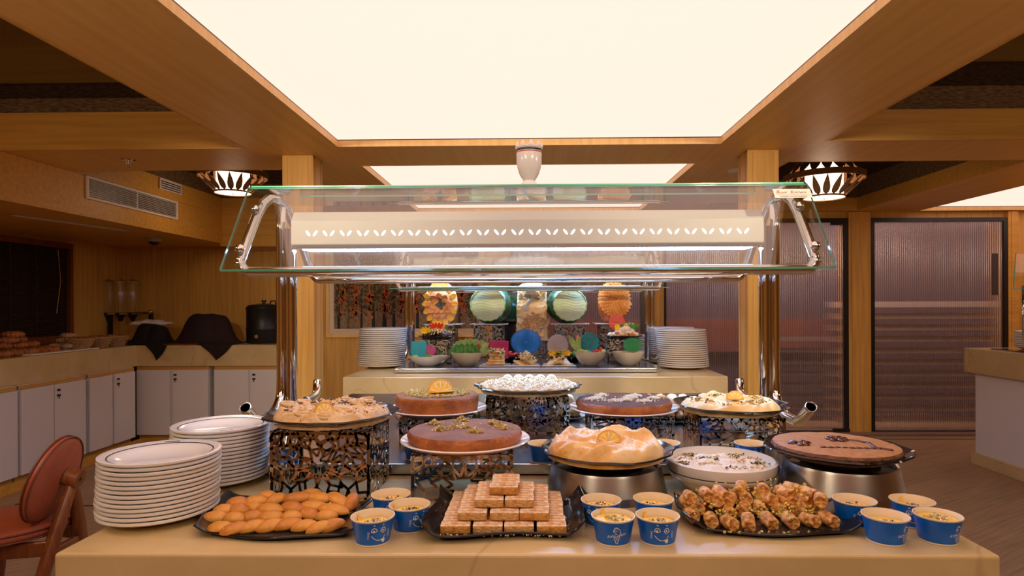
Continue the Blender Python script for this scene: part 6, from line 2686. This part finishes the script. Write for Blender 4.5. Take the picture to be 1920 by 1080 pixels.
def drape(name, label, c, sx_, sy_, h, mt, corners, seed, peaks):
    """cloth lying over something domed, with corners falling over the worktop's edge"""
    t = thing(name, label, 'cloth', c)
    nx, ny = 60, 34

    def fn(u, v):
        x, y = (u - .5) * 2, (v - .5) * 2
        z = 0
        for (px_, py_, w, hh) in peaks:
            d = ((x - px_) / w) ** 2 + ((y - py_) / (w * 1.1)) ** 2
            z = max(z, hh / (1 + d ** 3))
        z += .012 * noise.noise(Vector((x * 3 + seed, y * 3, seed))) * (z / h + .2)
        e = max(abs(x), abs(y))
        return (x * sx_, y * sy_, max(.004, z * (1 - e ** 8)) + .004)
    m = MB()
    m.grid(fn, nx, ny)
    for (cx_, w, dn) in corners:             # hanging points over the front edge
        b = len(m.v)

        def tri(u, v, cx_=cx_, w=w, dn=dn):
            xx = cx_ + (u - .5) * w * (1 - v) + .02 * math.sin(v * 3)
            yy = -sy_ - .013 - .012 * abs(math.sin(u * 7 + v * 2)) * (1 - v)
            return (xx, yy if v > .05 else yy + .02, .012 - dn * v)
        m.grid(tri, 10, 10)
    m.build('cloth_sheet', mt, t, smooth=True, solid=.003)
    return t


# worktop edge along the back run is at y = YCB - .03
ye = YCB - .03
sy_ = .20
x_l, x_r = gy(246, 600, ye + .2).x, gy(318, 600, ye + .2).x
cx_ = (x_l + x_r) / 2
drape('draped_cloth', 'dark cloth draped over a low dish at the corner, one point hanging', (cx_, ye + sy_ + .006, ZW), (x_r - x_l) / 2, sy_, .2, 'cloth',
      [(gy(293, 650, ye).x - cx_, .22, fz(645, ye) - fz(672, ye) + .02)], 1.0, [(-.2, .2, .62, .19), (.35, .1, .5, .17)])
x_l, x_r = gy(326, 600, ye + .2).x, gy(452, 600, ye + .2).x
cx_ = (x_l + x_r) / 2
drape('draped_cloth', 'large maroon-black cloth draped over a domed dish, one point hanging down', (cx_, ye + sy_ + .006, ZW), (x_r - x_l) / 2, sy_, .3, 'cloth_m',
      [(gy(405, 650, ye).x - cx_, .32, fz(645, ye) - fz(672, ye) + .02)], 4.0, [(-.15, .1, .60, .28), (-.45, .1, .35, .22), (.25, .1, .45, .27)])
MB_ = MB()
a_, b_ = gy(305, 600, ye).x, gy(370, 600, ye).x
tag(MB().box(a_, b_, ye - .002, ye + .03, 0, .012).build('serving_board', 'walnut', loc=(0, 0, ZW), bevel=.003), 'thin wooden board edge showing between the two draped cloths', 'board')
m = MB()
c = gy(277, 600, 5.95)
m.grid(lambda u, v: ((u - .5) * .36, (v - .5) * .16, .045 * (1 - (2 * u - 1) ** 2) ** .5 * (1 - (2 * v - 1) ** 4) + .004 * math.sin(u * 20)), 24, 8)
tag(m.build('white_napkin', 'porcelain_w', loc=(c.x, 6.02, ZW + .185), smooth=True, solid=.004), 'white napkin lying over the top of the corner cloth', 'napkin')
# kettle
Yk = 6.0
c = gy(495, 600, Yk)
t = thing('soup_kettle', 'black electric soup kettle with lid knob, behind the left post', 'kettle', (c.x, Yk, ZW))
rk = 31 * Yk / F
hk = fz(574, Yk) - ZW
MB().lathe([(rk * .96, 0), (rk, .01), (rk, hk * .36), (rk * 1.02, hk * .38), (rk * 1.02, hk * .42), (rk, hk * .44), (rk, hk * .92), (rk * 1.03, hk * .94), (rk * 1.03, hk)], 48).build('kettle_body', 'blackmetal', t, smooth=40)
MB().lathe([(rk * 1.0, hk), (rk * .9, hk + .02), (rk * .3, hk + .035), (0, hk + .038)], 40).build('kettle_lid', 'blackmetal', t, smooth=40)
MB().lathe([(.014, hk + .036), (.014, hk + .05), (.024, hk + .054), (.024, hk + .068), (0, hk + .07)], 20).build('lid_knob', 'black', t, smooth=40)
MB().tube([(.06, 0, hk + .03), (.07, 0, hk + .06), (.11, 0, hk + .06), (.12, 0, hk + .02)], .007, 8).build('ladle_handle', 'blackmetal', t)
MB().lathe([(.018, 0), (.018, .012), (0, .012)], 16).build('control_dial', 'brushed', t, loc=(0, -rk, hk * .2)).rotation_euler = (PI / 2, 0, 0)
MB().box(-.02, .02, -.006, 0, 0, .03).build('hinge_clip', 'steel', t, loc=(-rk * .95, -.03, .01))

# plate pile on the right-hand counter, half out of the frame
pr = None
cpx = gy(1925, 630, 4.75)
for i in range(9):
    z = ZT1 + .014 + i * .0138
    lb = 'cream plate in the small pile at the right edge, %s from the bottom' % ORD[i]
    if pr is None:
        pr = plate_mesh('dinner_plate', .10, .0136)
        o = pr
    else:
        o = pr.copy()
        COL.objects.link(o)
    o.location = (cpx.x + .03, 4.75, z)
    tag(o, lb, 'plate', 'plates at the right edge')

# ------------------------------------------------------------------ leather chair at lower left
yc = 2.33
bc = Vector((gy(100, 898, yc).x, yc, gy(100, 898, yc).z))
t = thing('dining_chair', 'tan leather dining chair with round backrest and walnut legs, lower left', 'chair', (bc.x - .2, yc, 0))
L0 = Vector((bc.x - .2, yc, 0))


def loc_(p):
    return Vector(p) - L0


nrm = Vector((.95, .12, -.30)).normalized()          # outward normal of the backrest's rear face
up = (Vector((0, 0, 1)) - nrm * nrm.z).normalized()
rt = up.cross(nrm).normalized()


def disc(rx, ry, th, bulge, offs, mname, mt, center, u_, r_, n_):
    m = MB()
    K = 48
    vs = []
    prof = [(0, -1), (.55, -.98), (.85, -.85), (.97, -.55), (1, 0), (.97, .55), (.85, .85), (.55, .98), (0, 1)]
    for (q, w) in prof:
        for j in range(K):
            a = 2 * PI * j / K
            b = bulge * (1 - q * q) * (1 if w > 0 else -1)
            p = center + r_ * (rx * q * math.cos(a)) + u_ * (ry * q * math.sin(a)) + n_ * (w * th / 2 + b + offs)
            vs.append(loc_(p))
    fs = []
    for i in range(len(prof) - 1):
        for j in range(K):
            j2 = (j + 1) % K
            fs.append((i * K + j, i * K + j2, (i + 1) * K + j2, (i + 1) * K + j))
    m.add(vs, fs)
    o = m.build(mname, mt, t, smooth=True)
    pp = MB()
    for w in (-.5, .5):
        P = [loc_(center + r_ * (rx * 1.0 * math.cos(a)) + u_ * (ry * 1.0 * math.sin(a)) + n_ * (w * th * .55 + offs)) for a in [2 * PI * j / 60 for j in range(60)]]
        pp.tube(P, .0035, 6, closed=True)
    pp.build('piping', 'leather_seam', o, smooth=True)
    return o


disc(.150, .165, .036, .008, 0, 'backrest', 'leather', bc, up, rt, nrm)
hub = bc + nrm * .035 + rt * .03 + up * .012
MB().tube([loc_(hub - nrm * .02), loc_(hub + nrm * .045)], .036, 24).build('backrest_hub', 'walnut', t, smooth=50)
MB().tube([loc_(hub + nrm * .045), loc_(hub + nrm * .0475)], .006, 10).build('hub_screw', 'black', t)
ht = hub + nrm * .015
nf = Vector((gx(20, 1290, ht.x).x, 2.05, 0))
n1 = Vector((ht.x + .02, ht.y - .30, 0))
n1 = gz(20, 1278, 0)
n2 = gz(172, 1160, 0)
for foot in (n1, n2):
    P = [ht + Vector((0, 0, -.02)), ht.lerp(foot, .3), ht.lerp(foot, .62), foot]
    MB().tube([loc_(p) for p in P], [.020, .025, .022, .014], 16).build('leg', 'walnut', t, smooth=50)
sc = Vector((gy(12, 985, 2.36).x, 2.36, .455))
U, X_, Y_ = Vector((0, 0, 1)), Vector((1, 0, 0)), Vector((0, 1, 0))
disc(.225, .215, .05, .010, 0, 'seat', 'leather', sc, Y_, X_, U)
f1, f2 = Vector((sc.x - .24, sc.y - .20, 0)), Vector((sc.x - .24, sc.y + .22, 0))
for f in (f1, f2):
    MB().tube([loc_(f + Vector((.04, 0, .43))), loc_(f + Vector((.02, 0, .2))), loc_(f)], [.02, .022, .013], 16).build('leg', 'walnut', t, smooth=50)


def rail(p, q, hh, th, nm):
    d = q - p
    M4 = Matrix.Translation(loc_((p + q) / 2)) @ d.to_track_quat('X', 'Z').to_matrix().to_4x4()
    MB().box(-d.length / 2, d.length / 2, -th / 2, th / 2, -hh / 2, hh / 2, M4).build(nm, 'walnut', t, bevel=.006)


def at_z(a, b, z):
    u = (z - a.z) / (b.z - a.z)
    return a.lerp(b, u)


b1, b2 = at_z(ht, n1, .40), at_z(ht, n2, .40)
rail(b1, f1 + Vector((.03, 0, .40)), .055, .022, 'side_rail')
rail(b2, f2 + Vector((.03, 0, .40)), .055, .022, 'side_rail')
rail(at_z(ht, n1, .38), at_z(ht, n2, .38), .03, .022, 'cross_rail')
rail(f1 + Vector((.03, 0, .40)), f2 + Vector((.03, 0, .40)), .05, .022, 'cross_rail')

# small square hatch set in the floor behind the rightmost cups
p = gz(1768, 986, 0) if False else gz(1880, 1078, 0)
